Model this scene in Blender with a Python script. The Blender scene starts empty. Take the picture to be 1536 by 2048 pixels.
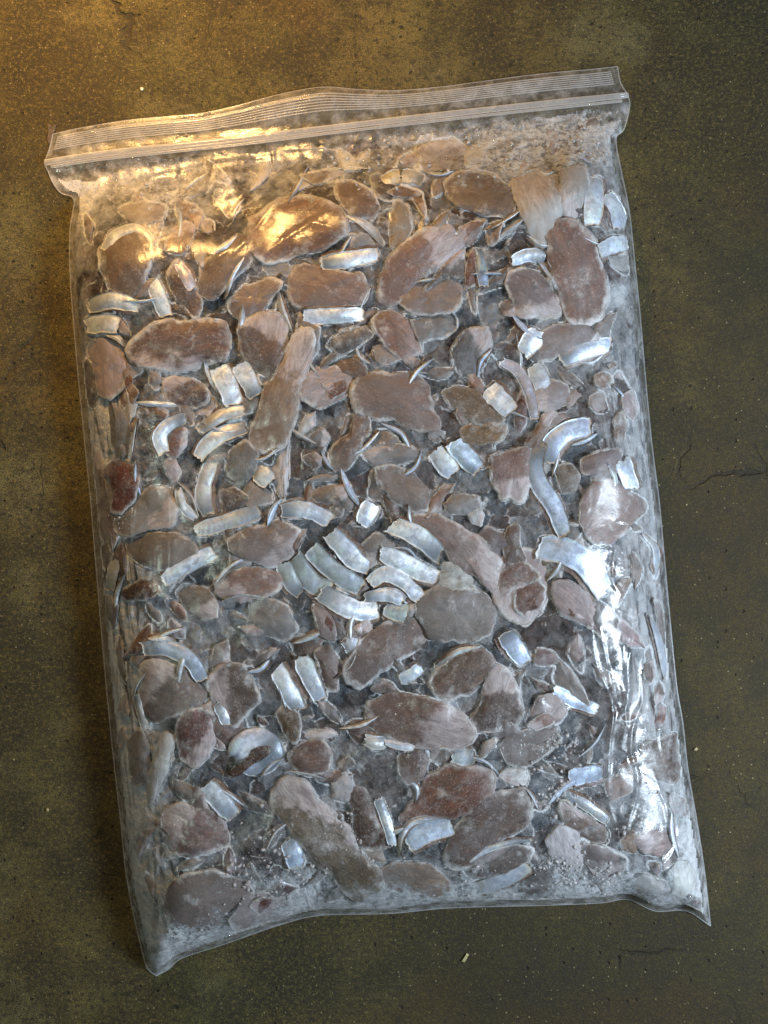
import bpy, math, random
import numpy as np

# ------------------------------------------------------------------ camera, world, lamps
SC = bpy.context.scene
COL = SC.collection
random.seed(7)
rng = np.random.default_rng(7)
PX = 0.264e-3            # metres of floor per photograph pixel (1536 x 2048)
CAMH = 0.70
cd = bpy.data.cameras.new('camera')
cam = bpy.data.objects.new('camera', cd); COL.objects.link(cam)
cam.location = (0, 0, CAMH)
cd.sensor_fit = 'VERTICAL'
cd.angle = 2*math.atan(1024*PX/CAMH)
cd.clip_start = 0.01; cd.clip_end = 50
SC.camera = cam

w = bpy.data.worlds.new('World'); SC.world = w
w.use_nodes = True
w.node_tree.nodes['Background'].inputs[0].default_value = (0.75, 0.85, 1.0, 1)
w.node_tree.nodes['Background'].inputs[1].default_value = 0.04

SC.view_settings.view_transform = 'Standard'
SC.view_settings.look = 'None'
SC.view_settings.exposure = 0.0
SC.view_settings.gamma = 1.0
try:
    SC.cycles.use_denoising = True
    SC.cycles.max_bounces = 10
    SC.cycles.transparent_max_bounces = 16
    SC.cycles.caustics_reflective = False
    SC.cycles.caustics_refractive = False
    SC.cycles.sample_clamp_indirect = 4
except Exception:
    pass

def lamp(name, kind, loc, target, power, color, size=0.1, size_y=None, spread=None):
    l = bpy.data.lights.new(name, kind)
    l.energy = power; l.color = color
    if kind == 'AREA':
        l.shape = 'RECTANGLE'; l.size = size; l.size_y = size_y or size
        if spread: l.spread = spread
    else:
        l.shadow_soft_size = size
    o = bpy.data.objects.new(name, l); COL.objects.link(o)
    o.location = loc
    d = np.array(target, float)-np.array(loc, float)
    from mathutils import Vector
    o.rotation_euler = Vector(d).to_track_quat('-Z', 'Y').to_euler()
    return o
# warm bulb beyond the top edge, cool tube to the right, small pale lamp high on the left
lamp('warm_lamp', 'AREA', (-0.17, 0.50, 0.30), (-0.15, 0.27, 0), 1.25, (1.0, 0.56, 0.18), 0.045, 0.045, 1.45)
lamp('cool_lamp', 'AREA', (0.57, -0.13, 0.49), (0.0, 0.0, 0), 9.8, (0.72, 0.86, 1.0), 0.045, 0.16)
lamp('pale_lamp', 'AREA', (-0.46, -0.06, 0.85), (0.0, -0.05, 0), 1.3, (0.84, 1.0, 0.84), 0.05, 0.05)

# ------------------------------------------------------------------ numeric helpers
def vnoise(x, y, seed):
    xi = np.floor(x).astype(np.int64); yi = np.floor(y).astype(np.int64)
    fx = x-xi; fy = y-yi
    fx = fx*fx*fx*(fx*(fx*6-15)+10); fy = fy*fy*fy*(fy*(fy*6-15)+10)
    def h(a, b):
        n = (a*374761393 + b*668265263 + seed*1442695041) & 0xFFFFFFFF
        n = ((n ^ (n >> 13))*1274126177) & 0xFFFFFFFF
        n = (n ^ (n >> 16)) & 0xFFFFFFFF
        return n/4294967295.0
    a = h(xi, yi); b = h(xi+1, yi); c = h(xi, yi+1); d = h(xi+1, yi+1)
    return (a*(1-fx)+b*fx)*(1-fy)+(c*(1-fx)+d*fx)*fy
def fbm(x, y, size, octv=4, seed=0, gain=0.5):
    x = np.asarray(x, float)/size; y = np.asarray(y, float)/size
    t = np.zeros(np.broadcast(x, y).shape); a = 1.0; s = 0.0
    for k in range(octv):
        t = t + a*(vnoise(x, y, seed+17*k)-0.5)*2; s += a
        a *= gain; x = x*2.03+11.3; y = y*2.03+5.7
    return t/s*1.6
def sst(a, b, x):
    t = np.clip((np.asarray(x, float)-a)/(b-a), 0, 1)
    return t*t*(3-2*t)
def catmull(pts, n, closed=False, k=1.0):
    P = np.array(pts, float)
    if closed:
        Q = np.vstack([P[-1], P, P[0], P[1]]); m = len(P)
    else:
        Q = np.vstack([2*P[0]-P[1], P, 2*P[-1]-P[-2]]); m = len(P)-1
    out = []
    for i in range(m):
        p0, p1, p2, p3 = Q[i], Q[i+1], Q[i+2], Q[i+3]
        t = np.linspace(0, 1, 14, endpoint=False)[:, None]
        c = 0.5*((2*p1)+(-p0+p2)*t+(2*p0-5*p1+4*p2-p3)*t*t+(-p0+3*p1-3*p2+p3)*t**3)
        out.append(c*k+(p1+(p2-p1)*t)*(1-k))
    c = np.vstack(out+[Q[1][None] if closed else P[-1][None]])
    L = np.concatenate([[0], np.cumsum(np.hypot(*np.diff(c, axis=0).T))])
    t = np.linspace(0, L[-1], n+1 if closed else n)
    r = np.stack([np.interp(t, L, c[:, 0]), np.interp(t, L, c[:, 1])], 1)
    return r[:-1] if closed else r
def unpx(x, y, z):
    """point on the ray of photograph pixel (x, y) at height z metres"""
    x, y, z = np.broadcast_arrays(np.asarray(x, float), np.asarray(y, float), np.asarray(z, float))
    k = PX*(1-z/CAMH)
    return np.stack([(x-768)*k, (1024-y)*k, z], -1)

# ------------------------------------------------------------------ bag outline in the floor plane
TOPC = [(106,268),(155,257),(250,241),(330,233),(400,227),(470,212),(530,196),(590,182),(650,174),(720,179),(790,181),(870,175),(950,165),(1030,154),(1110,145),(1180,139),(1235,133)]
RIGHTC = [(1235,133),(1241,165),(1256,192),(1259,215),(1248,258),(1232,278),(1241,335),(1258,420),(1269,520),(1281,640),(1293,780),(1305,900),(1318,1000),(1329,1120),(1341,1250),(1353,1370),(1366,1450),(1376,1540),(1395,1650),(1410,1750),(1421,1852)]
BOTC = [(313,1952),(338,1938),(365,1916),(450,1888),(560,1850),(640,1831),(780,1827),(900,1816),(1080,1811),(1200,1806),(1255,1799),(1310,1822),(1372,1822),(1421,1852)]
LEFTC = [(106,268),(98,300),(90,326),(97,345),(106,366),(122,386),(148,399),(141,450),(139,510),(142,580),(150,680),(159,780),(171,900),(181,1000),(191,1120),(206,1300),(223,1480),(241,1640),(251,1740),(263,1810),(281,1890),(294,1935),(313,1952)]
NT, NV = 400, 620
cT = catmull(TOPC, NT); cB = catmull(BOTC, NT); cL = catmull(LEFTC, NV); cR = catmull(RIGHTC, NV)
OUT = np.vstack([catmull(TOPC, 60), catmull(RIGHTC, 90)[1:], catmull(BOTC, 60)[::-1][1:], catmull(LEFTC, 90)[::-1][1:-1]])

ST = 3.0
gx = np.arange(0, 1536+ST, ST); gy = np.arange(0, 2048+ST, ST)
GX, GY = np.meshgrid(gx, gy)
def inside(poly, X, Y):
    r = np.zeros(X.shape, bool); n = len(poly); j = n-1
    for i in range(n):
        xi, yi = poly[i]; xj, yj = poly[j]
        if yi != yj:
            c = ((yi > Y) != (yj > Y)) & (X < (xj-xi)*(Y-yi)/(yj-yi)+xi)
            r ^= c
        j = i
    return r
def dist_line(poly, X, Y, closed=False):
    d = np.full(X.shape, 1e9); n = len(poly)
    for i in range(n if closed else n-1):
        a = poly[i]; b = poly[(i+1) % n]; v = b-a; L = max(v@v, 1e-9)
        t = np.clip(((X-a[0])*v[0]+(Y-a[1])*v[1])/L, 0, 1)
        d = np.minimum(d, (X-a[0]-t*v[0])**2+(Y-a[1]-t*v[1])**2)
    return np.sqrt(d)
INB = inside(OUT, GX, GY)
DB = dist_line(OUT, GX, GY, True)*np.where(INB, 1, -1)
ZIPC = [(90,326),(200,309),(330,295),(480,279),(640,259),(800,240),(960,222),(1110,206),(1256,191)]
zipc = catmull(ZIPC, 200)
def zip_y(x): return np.interp(x, zipc[:, 0], zipc[:, 1])
SZ = (GY-zip_y(GX))*0.993               # pixels below the zip
def blur(a, r):
    for ax in (0, 1):
        p = np.pad(a, [(r+1, r) if k == ax else (0, 0) for k in (0, 1)], mode='edge')
        c = np.cumsum(p, axis=ax)
        a = (np.take(c, range(2*r+1, c.shape[ax]), ax)-np.take(c, range(0, c.shape[ax]-2*r-1), ax))/(2*r+1)
    return a
TH = sst(8, 230, SZ+fbm(GX, GY, 160, 2, 5)*25)
T = 1.6+32.0*np.sqrt(np.clip(1-(1-np.clip(DB/165, 0, 1))**2, 0, 1))*TH
T += fbm(GX, GY, 240, 3, 3)*1.8*np.clip(DB/120, 0, 1)*TH
# the header flap lifts where it is wavy
hw = sst(0, -70, SZ)
T += hw*(4.5*np.exp(-((GX-650)/95)**2)+2.0*np.exp(-((GX-1000)/140)**2)+1.4)
T += 2.2*np.exp(-(SZ/16)**2)
# pinched corner at the lower left, sagging crease above it
T += fbm(GX, GY, 95, 2, 13)*1.3*np.clip(DB/100, 0, 1)*TH
T = np.where(INB, T, 1.2)
T = blur(blur(T, 3), 3)
def samp(A, x, y):
    fx = np.clip(np.asarray(x, float)/ST, 0, A.shape[1]-1.001); fy = np.clip(np.asarray(y, float)/ST, 0, A.shape[0]-1.001)
    ix = fx.astype(int); iy = fy.astype(int); fx = fx-ix; fy = fy-iy
    return (A[iy, ix]*(1-fx)+A[iy, ix+1]*fx)*(1-fy)+(A[iy+1, ix]*(1-fx)+A[iy+1, ix+1]*fx)*fy

# ------------------------------------------------------------------ object helpers
def mesh_obj(name, V, F, mat, parent=None, attrs=None, smooth=True):
    me = bpy.data.meshes.new(name)
    V = np.asarray(V, np.float32)
    if isinstance(F, np.ndarray):
        nf, k = F.shape
        me.vertices.add(len(V)); me.vertices.foreach_set('co', V.ravel())
        me.loops.add(nf*k); me.loops.foreach_set('vertex_index', F.astype(np.int32).ravel())
        me.polygons.add(nf); me.polygons.foreach_set('loop_start', np.arange(0, nf*k, k, dtype=np.int32))
        me.update(calc_edges=True); me.validate()
    else:
        me.from_pydata(V.tolist(), [], F); me.update()
    if smooth:
        me.polygons.foreach_set('use_smooth', np.ones(len(me.polygons), bool))
    for k, a in (attrs or {}).items():
        at = me.attributes.new(k, 'FLOAT', 'POINT'); at.data.foreach_set('value', np.asarray(a, np.float32))
    if mat: me.materials.append(mat)
    o = bpy.data.objects.new(name, me); COL.objects.link(o)
    if parent: o.parent = parent
    return o
def tag(o, label=None, cat=None, group=None, kind=None):
    if label: o['label'] = label
    if cat: o['category'] = cat
    if group: o['group'] = group
    if kind: o['kind'] = kind
    return o
def empty(name, loc=(0, 0, 0)):
    o = bpy.data.objects.new(name, None); COL.objects.link(o); o.location = loc
    o.empty_display_size = 0.02
    return o
def grid_faces(nr, nc, closed=False):
    i = np.arange(nr-1)[:, None]; j = np.arange(nc if closed else nc-1)[None, :]
    j2 = (j+1) % nc
    return np.stack([i*nc+j, i*nc+j2, (i+1)*nc+j2, (i+1)*nc+j], -1).reshape(-1, 4)
def tube(path, rad, k=6, squash=1.0):
    """path (n,3) metres, rad scalar or (n,); returns V, F"""
    P = np.asarray(path, float); n = len(P); rad = np.broadcast_to(rad, (n,))
    t = np.gradient(P, axis=0); t /= np.linalg.norm(t, axis=1)[:, None]+1e-12
    side = np.cross(t, [0, 0, 1.0]); side /= np.linalg.norm(side, axis=1)[:, None]+1e-12
    up = np.cross(side, t)
    a = np.linspace(0, 2*math.pi, k, endpoint=False)
    V = P[:, None]+rad[:, None, None]*(np.cos(a)[None, :, None]*side[:, None]+squash*np.sin(a)[None, :, None]*up[:, None])
    return V.reshape(-1, 3), grid_faces(n, k, True)[:, ::-1]

# ------------------------------------------------------------------ materials
class NT_:
    def __init__(s, name):
        s.m = bpy.data.materials.new(name); s.m.use_nodes = True
        s.t = s.m.node_tree; s.t.nodes.clear()
        s.out = s.t.nodes.new('ShaderNodeOutputMaterial')
    def n(s, ty, **kw):
        nd = s.t.nodes.new(ty)
        for k, v in kw.items():
            if k.startswith('i_'):
                key = k[2:]
                key = int(key) if key.isdigit() else key.replace('_', ' ')
                s.put(nd.inputs[key], v)
            else: setattr(nd, k, v)
        return nd
    def put(s, sock, v):
        if isinstance(v, bpy.types.NodeSocket): s.t.links.new(v, sock)
        elif isinstance(v, bpy.types.Node): s.t.links.new(v.outputs[0], sock)
        else:
            if isinstance(v, (tuple, list)) and len(v) == 3 and sock.type == 'RGBA': v = tuple(v)+(1,)
            sock.default_value = v
    def math(s, op, a, b=None, clamp=False):
        nd = s.n('ShaderNodeMath', operation=op, use_clamp=clamp)
        s.put(nd.inputs[0], a)
        if b is not None: s.put(nd.inputs[1], b)
        return nd.outputs[0]
    def mix(s, f, a, b, mode='MIX'):
        nd = s.n('ShaderNodeMix', data_type='RGBA', blend_type=mode)
        s.put(nd.inputs[0], f); s.put(nd.inputs[6], a); s.put(nd.inputs[7], b)
        return nd.outputs[2]
    def noise(s, co, scale, detail=4, rough=0.55, dist=0.0):
        nd = s.n('ShaderNodeTexNoise', i_Scale=scale, i_Detail=detail, i_Roughness=rough, i_Distortion=dist)
        if co is not None: s.put(nd.inputs['Vector'], co)
        return nd.outputs[0]
    def ramp(s, f, lo, hi, a=0.0, b=1.0, smooth=True):
        nd = s.n('ShaderNodeMapRange', interpolation_type='SMOOTHSTEP' if smooth else 'LINEAR')
        s.put(nd.inputs[0], f); s.put(nd.inputs[1], lo); s.put(nd.inputs[2], hi); s.put(nd.inputs[3], a); s.put(nd.inputs[4], b)
        return nd.outputs[0]
    def co(s, which='Object'): return s.n('ShaderNodeTexCoord').outputs[which]
    def scale(s, v, sc):
        nd = s.n('ShaderNodeMapping'); s.put(nd.inputs[0], v); nd.inputs[3].default_value = sc
        return nd.outputs[0]
    def attr(s, name): return s.n('ShaderNodeAttribute', attribute_name=name).outputs['Fac']
    def bump(s, h, strength, dist=0.001):
        nd = s.n('ShaderNodeBump', i_Strength=strength, i_Distance=dist); s.put(nd.inputs['Height'], h)
        return nd.outputs[0]
    def done(s, sh):
        s.t.links.new(sh if isinstance(sh, bpy.types.NodeSocket) else sh.outputs[0], s.out.inputs[0]); return s.m
    def prin(s, color, rough, normal=None, **kw):
        p = s.n('ShaderNodeBsdfPrincipled')
        s.put(p.inputs['Base Color'], color); s.put(p.inputs['Roughness'], rough)
        if normal is not None: s.put(p.inputs['Normal'], normal)
        for k, v in kw.items(): s.put(p.inputs[k.replace('_', ' ')], v)
        return p.outputs[0]

def mat_concrete():
    s = NT_('concrete'); c = s.co('Object')
    big = s.noise(c, 6.5, 5, 0.62); mid = s.noise(c, 30, 6, 0.68); fine = s.noise(c, 520, 6, 0.78); tiny = s.noise(c, 1300, 3, 0.7)
    base = s.mix(s.ramp(big, 0.36, 0.66), (0.040, 0.029, 0.005), (0.205, 0.158, 0.048))
    rust = s.noise(c, 7.3, 3, 0.5, 0.4)
    base = s.mix(s.math('MULTIPLY', s.ramp(rust, 0.50, 0.66), 0.7), base, (0.075, 0.036, 0.006))
    green = s.noise(s.scale(c, (1, 1, 3)), 11.1, 4, 0.6)
    base = s.mix(s.math('MULTIPLY', s.ramp(green, 0.47, 0.64), 0.60), base, (0.085, 0.084, 0.022))
    # light falling off over the right and lower ground, painted as darker concrete
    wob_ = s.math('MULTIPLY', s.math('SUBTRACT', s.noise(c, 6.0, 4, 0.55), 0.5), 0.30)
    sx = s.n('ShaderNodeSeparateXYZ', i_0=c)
    painted_falloff = s.ramp(s.math('ADD', s.math('SUBTRACT', sx.outputs[0], s.math('MULTIPLY', sx.outputs[1], 0.45)), wob_), -0.03, 0.20)
    base = s.mix(painted_falloff, base, s.mix(0.78, base, (0.027, 0.0165, 0.0016)))
    base = s.mix(s.math('MULTIPLY', s.math('MULTIPLY', s.ramp(s.noise(c, 9.7, 4, 0.6), 0.50, 0.64), painted_falloff), 0.6), base, (0.050, 0.024, 0.004))
    pale = s.math('MULTIPLY', s.ramp(s.noise(c, 12.5, 6, 0.66), 0.52, 0.64), s.ramp(painted_falloff, 0.6, 0.0))
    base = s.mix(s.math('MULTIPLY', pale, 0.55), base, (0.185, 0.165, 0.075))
    dst = s.ramp(s.noise(c, 17.0, 6, 0.7, 0.5), 0.56, 0.66)
    base = s.mix(s.math('MULTIPLY', dst, 0.6), base, (0.026, 0.020, 0.006))
    base = s.mix(s.ramp(mid, 0.38, 0.60), s.mix(0.72, base, (0.020, 0.015, 0.006)), base)
    base = s.mix(s.math('MULTIPLY', s.ramp(fine, 0.46, 0.66), s.ramp(painted_falloff, 0.0, 1.0, 0.55, 0.20)), base, (0.29, 0.215, 0.065))
    base = s.mix(s.math('MULTIPLY', s.ramp(tiny, 0.50, 0.38), 0.85), base, (0.012, 0.009, 0.004))
    base = s.mix(s.math('MULTIPLY', s.ramp(s.noise(c, 300, 6, 0.78), 0.50, 0.40), 0.75), base, (0.020, 0.016, 0.007))
    base = s.mix(s.math('MULTIPLY', s.ramp(s.noise(c, 800, 4, 0.8), 0.58, 0.70), s.ramp(painted_falloff, 0.0, 1.0, 0.35, 0.12)), base, (0.30, 0.23, 0.11))
    gn = s.noise(c, 2100, 2, 0.8)
    base = s.mix(s.ramp(gn, 0.36, 0.62), s.mix(0.55, base, (0.008, 0.006, 0.002)), base)
    base = s.mix(s.math('MULTIPLY', s.ramp(gn, 0.60, 0.72), 0.45), base, (0.26, 0.21, 0.10))
    # pits and sand grains
    v = s.n('ShaderNodeTexVoronoi', feature='F1', i_Scale=210.0); s.put(v.inputs['Vector'], c)
    pit = s.math('MULTIPLY', s.ramp(v.outputs['Distance'], 0.22, 0.10), s.ramp(s.n('ShaderNodeSeparateColor', i_0=v.outputs['Color']).outputs[0], 0.80, 0.82))
    base = s.mix(s.math('MULTIPLY', pit, 0.8), base, (0.018, 0.014, 0.008))
    v2 = s.n('ShaderNodeTexVoronoi', feature='F1', i_Scale=420.0); s.put(v2.inputs['Vector'], c)
    gr = s.math('MULTIPLY', s.ramp(v2.outputs['Distance'], 0.26, 0.14), s.ramp(s.n('ShaderNodeSeparateColor', i_0=v2.outputs['Color']).outputs[1], 0.90, 0.92))
    base = s.mix(s.math('MULTIPLY', gr, 0.4), base, (0.40, 0.32, 0.17))
    # hairline cracks in patches
    wob = s.n('ShaderNodeVectorMath', operation='ADD'); s.put(wob.inputs[0], c)
    wn = s.n('ShaderNodeTexNoise', i_Scale=22.0, i_Detail=5.0); s.put(wn.inputs['Vector'], c)
    ws = s.n('ShaderNodeVectorMath', operation='SCALE'); s.put(ws.inputs[0], wn.outputs['Color']); ws.inputs['Scale'].default_value = 0.05
    s.put(wob.inputs[1], ws.outputs[0])
    v3 = s.n('ShaderNodeTexVoronoi', feature='DISTANCE_TO_EDGE', i_Scale=7.0); s.put(v3.inputs['Vector'], wob.outputs[0])
    crack = s.math('MULTIPLY', s.ramp(v3.outputs['Distance'], 0.010, 0.003), s.ramp(s.noise(c, 9, 3), 0.50, 0.62))
    base = s.mix(s.math('MULTIPLY', crack, 0.75), base, (0.016, 0.012, 0.007))
    h = s.math('ADD', s.math('MULTIPLY', fine, 0.7), s.math('MULTIPLY', tiny, 0.45))
    h = s.math('SUBTRACT', h, s.math('ADD', pit, crack))
    h = s.math('ADD', h, s.math('MULTIPLY', gr, 0.4))
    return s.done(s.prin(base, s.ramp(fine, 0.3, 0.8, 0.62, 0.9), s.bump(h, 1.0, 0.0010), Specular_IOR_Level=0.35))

def mat_flesh():
    s = NT_('frozen_flesh'); c = s.co('Object'); oi = s.n('ShaderNodeObjectInfo')
    e = s.attr('edge')
    loc = s.n('ShaderNodeVectorMath', operation='ADD'); s.put(loc.inputs[0], c); 
    rv = s.n('ShaderNodeCombineXYZ', i_0=s.math('MULTIPLY', oi.outputs['Random'], 3.0), i_1=s.math('MULTIPLY', oi.outputs['Random'], 7.0))
    s.put(loc.inputs[1], rv.outputs[0]); c = loc.outputs[0]
    fib = s.noise(s.scale(c, (95, 300, 120)), 1.0, 6, 0.68, 1.2)
    blot = s.noise(c, 110, 4, 0.6); sp = s.noise(c, 900, 4, 0.75); sp2 = s.noise(c, 330, 5, 0.7)
    tint = oi.outputs['Color']
    col = s.mix(s.ramp(fib, 0.28, 0.75), s.mix(0.72, tint, (0.014, 0.006, 0.003)), s.mix(0.14, tint, (0.40, 0.22, 0.14)))
    col = s.mix(s.math('MULTIPLY', s.ramp(blot, 0.48, 0.66), 0.75), col, s.mix(0.62, tint, (0.030, 0.009, 0.006)))
    grit = s.noise(c, 1500, 3, 0.8)
    col = s.mix(s.math('MULTIPLY', s.ramp(grit, 0.50, 0.36), 0.55), col, s.mix(0.6, tint, (0.010, 0.005, 0.003)))
    sd = s.math('ADD', s.attr('side'), s.math('MULTIPLY', s.math('SUBTRACT', s.noise(c, 95, 5, 0.65), 0.5), 1.1))
    r7 = s.math('FRACT', s.math('MULTIPLY', oi.outputs['Random'], 7.31))
    mem = s.math('MULTIPLY', s.ramp(sd, 0.10, 0.32), s.ramp(r7, 0.52, 0.60))
    col = s.mix(s.math('MULTIPLY', mem, 0.80), col, s.mix(s.ramp(fib, 0.3, 0.7), (0.20, 0.155, 0.155), (0.44, 0.375, 0.370)))
    wet = s.math('MULTIPLY', s.ramp(sd, -0.12, -0.38), s.ramp(s.math('FRACT', s.math('MULTIPLY', oi.outputs['Random'], 13.7)), 0.35, 0.45))
    col = s.mix(s.math('MULTIPLY', wet, 0.75), col, s.mix(0.55, tint, (0.022, 0.008, 0.006)))
    # frost lies along the rim, in patches and as fine specks
    fr = s.math('ADD', s.math('MULTIPLY', s.math('POWER', e, 4.0), 0.72), s.math('MULTIPLY', s.math('SUBTRACT', sp2, 0.5), 0.9))
    f1 = s.math('MULTIPLY', s.ramp(fr, 0.26, 0.78), s.ramp(s.noise(c, 52, 3, 0.55), 0.40, 0.62, 0.18, 1.0))
    f2 = s.math('MULTIPLY', s.ramp(sp, 0.57, 0.70), 0.55)
    f3 = s.math('MULTIPLY', s.ramp(s.noise(c, 75, 6, 0.7), 0.53, 0.72), 0.60)
    vn = s.math('ABSOLUTE', s.math('SUBTRACT', s.noise(c, 260, 6, 0.78, 0.2), 0.5))
    f4 = s.math('MULTIPLY', s.ramp(vn, 0.030, 0.0), s.ramp(s.noise(c, 120, 3, 0.6), 0.46, 0.66, 0.0, 0.42))
    f3 = s.math('MAXIMUM', f3, f4)
    veil = s.n('ShaderNodeAttribute', attribute_name='veil', attribute_type='OBJECT').outputs['Fac']
    f = s.math('MAXIMUM', s.math('MAXIMUM', f1, f2), s.math('MAXIMUM', f3, s.math('MULTIPLY', veil, s.ramp(blot, 0.2, 0.7, 0.6, 1.0))))
    col = s.mix(f, col, (0.50, 0.485, 0.475))
    h = s.math('ADD', s.math('MULTIPLY', sp, 0.5), s.math('ADD', fib, s.math('MULTIPLY', sp2, 0.8)))
    return s.done(s.prin(col, 0.5, s.bump(h, 0.55, 0.0006), Specular_IOR_Level=0.4))

def mat_skin():
    s = NT_('silver_skin'); c = s.co('Object'); oi = s.n('ShaderNodeObjectInfo'); e = s.attr('edge'); al = s.attr('along')
    rv = s.n('ShaderNodeCombineXYZ', i_0=s.math('MULTIPLY', oi.outputs['Random'], 3.0), i_1=s.math('MULTIPLY', oi.outputs['Random'], 5.0))
    ad = s.n('ShaderNodeVectorMath', operation='ADD'); s.put(ad.inputs[0], c); s.put(ad.inputs[1], rv.outputs[0]); c = ad.outputs[0]
    st = s.noise(s.scale(c, (420, 170, 200)), 1.0, 6, 0.72, 1.0); n1 = s.noise(c, 95, 3, 0.5); sp = s.noise(c, 1100, 3, 0.7); n2 = s.noise(c, 260, 4, 0.65)
    tint = oi.outputs['Color']
    col = s.mix(s.ramp(n1, 0.36, 0.64), tint, s.mix(0.5, tint, (0.50, 0.60, 0.86)))
    col = s.mix(s.math('MULTIPLY', s.ramp(s.noise(c, 130, 2), 0.55, 0.70), 0.35), col, (0.50, 0.72, 0.64))
    dk = s.math('MULTIPLY', s.ramp(s.math('ADD', al, s.math('MULTIPLY', s.math('SUBTRACT', n2, 0.5), 0.5)), 0.45, 1.0), s.ramp(oi.outputs['Random'], 0.1, 0.55))
    col = s.mix(s.math('MULTIPLY', dk, 0.85), col, (0.06, 0.078, 0.10))
    col = s.mix(s.math('MULTIPLY', s.ramp(st, 0.50, 0.66), 0.38), col, (0.24, 0.27, 0.31))
    rim = s.ramp(s.math('ADD', s.math('POWER', e, 6.0), s.math('MULTIPLY', s.math('SUBTRACT', n2, 0.5), 0.8)), 0.55, 0.95)
    col = s.mix(s.math('MULTIPLY', rim, 0.7), col, (0.58, 0.50, 0.38))
    veil = s.n('ShaderNodeAttribute', attribute_name='veil', attribute_type='OBJECT').outputs['Fac']
    col = s.mix(s.math('MULTIPLY', veil, s.ramp(n2, 0.3, 0.6)), col, (0.20, 0.21, 0.22))
    col = s.mix(s.math('MULTIPLY', s.ramp(n2, 0.56, 0.44), 0.35), col, (0.15, 0.17, 0.19))
    h = s.math('ADD', s.math('MULTIPLY', st, 0.8), s.math('MULTIPLY', sp, 0.5))
    return s.done(s.prin(col, s.ramp(n2, 0.3, 0.7, 0.30, 0.5), s.bump(h, 0.5, 0.0005), Metallic=s.ramp(rim, 0, 1, 0.30, 0.0)))

def mat_rim():
    s = NT_('frost_rim'); c = s.co('Object'); n = s.noise(c, 420, 4, 0.7); n2 = s.noise(c, 90, 3)
    oi = s.n('ShaderNodeObjectInfo')
    col = s.mix(s.ramp(n, 0.3, 0.75), (0.28, 0.275, 0.27), (0.68, 0.67, 0.66))
    col = s.mix(s.math('MULTIPLY', s.ramp(n2, 0.5, 0.7), 0.5), col, (0.42, 0.35, 0.25))
    p = s.prin(col, 0.6, s.bump(n, 0.8, 0.0008))
    tr = s.n('ShaderNodeBsdfTransparent')
    mx = s.n('ShaderNodeMixShader', i_0=s.ramp(s.math('ADD', n, s.math('MULTIPLY', n2, 1.7)), 1.20, 1.75, 0.0, 0.70)); s.put(mx.inputs[1], tr); s.put(mx.inputs[2], p)
    return s.done(mx)

def mat_slush():
    s = NT_('frozen_slush'); c = s.co('Object'); f = s.attr('frost'); sd = s.attr('streak')
    n = s.noise(c, 130, 6, 0.65, 0.4); n2 = s.noise(c, 520, 5, 0.7); n3 = s.noise(c, 34, 4, 0.6)
    st = s.noise(s.scale(s.n('ShaderNodeVectorRotate', rotation_type='Z_AXIS', i_Vector=c, i_Angle=-0.11).outputs[0], (260, 30, 60)), 1.0, 6, 0.65, 0.8)
    wn = s.n('ShaderNodeTexNoise', i_Scale=60.0, i_Detail=4.0, i_Roughness=0.6); s.put(wn.inputs['Vector'], c)
    ws = s.n('ShaderNodeVectorMath', operation='SCALE'); s.put(ws.inputs[0], wn.outputs['Color']); ws.inputs['Scale'].default_value = 0.012
    wc = s.n('ShaderNodeVectorMath', operation='ADD'); s.put(wc.inputs[0], c); s.put(wc.inputs[1], ws.outputs[0])
    ve = s.n('ShaderNodeTexVoronoi', feature='DISTANCE_TO_EDGE', i_Scale=72.0); s.put(ve.inputs['Vector'], wc.outputs[0])
    vc = s.n('ShaderNodeTexVoronoi', feature='F1', i_Scale=72.0); s.put(vc.inputs['Vector'], wc.outputs[0])
    cs = s.n('ShaderNodeSeparateColor', i_0=vc.outputs['Color'])
    nl = s.noise(c, 58, 4, 0.5, 0.3)
    d = s.mix(s.ramp(nl, 0.36, 0.64), (0.004, 0.006, 0.009), (0.048, 0.056, 0.068))
    d = s.mix(s.math('MULTIPLY', s.ramp(cs.outputs[0], 0.35, 0.50), 0.8), d, s.mix(s.ramp(n, 0.3, 0.7), (0.014, 0.008, 0.006), (0.065, 0.038, 0.030)))
    d = s.mix(s.math('MULTIPLY', s.ramp(cs.outputs[1], 0.70, 0.80), 0.7), d, s.mix(s.ramp(n, 0.3, 0.7), (0.06, 0.062, 0.07), (0.24, 0.235, 0.24)))
    vv = s.math('MULTIPLY', s.ramp(s.math('ADD', ve.outputs['Distance'], s.math('MULTIPLY', s.math('SUBTRACT', n2, 0.5), 0.16)), 0.05, 0.0), s.ramp(n, 0.46, 0.64, 0.0, 0.75))
    k = s.math('ADD', f, s.math('ADD', s.math('MULTIPLY', s.math('SUBTRACT', n2, 0.5), 0.55), s.math('MULTIPLY', s.math('SUBTRACT', nl, 0.5), 0.9)))
    k = s.math('MAXIMUM', s.ramp(k, 0.30, 1.05), vv)
    k = s.math('MAXIMUM', k, s.math('MULTIPLY', sd, s.ramp(st, 0.36, 0.58)))
    col = s.mix(k, d, (0.55, 0.55, 0.56))
    h = s.math('ADD', n2, s.math('MULTIPLY', n, 1.2))
    return s.done(s.prin(col, 0.30, s.bump(h, 0.9, 0.0012), Specular_IOR_Level=0.35))

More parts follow.
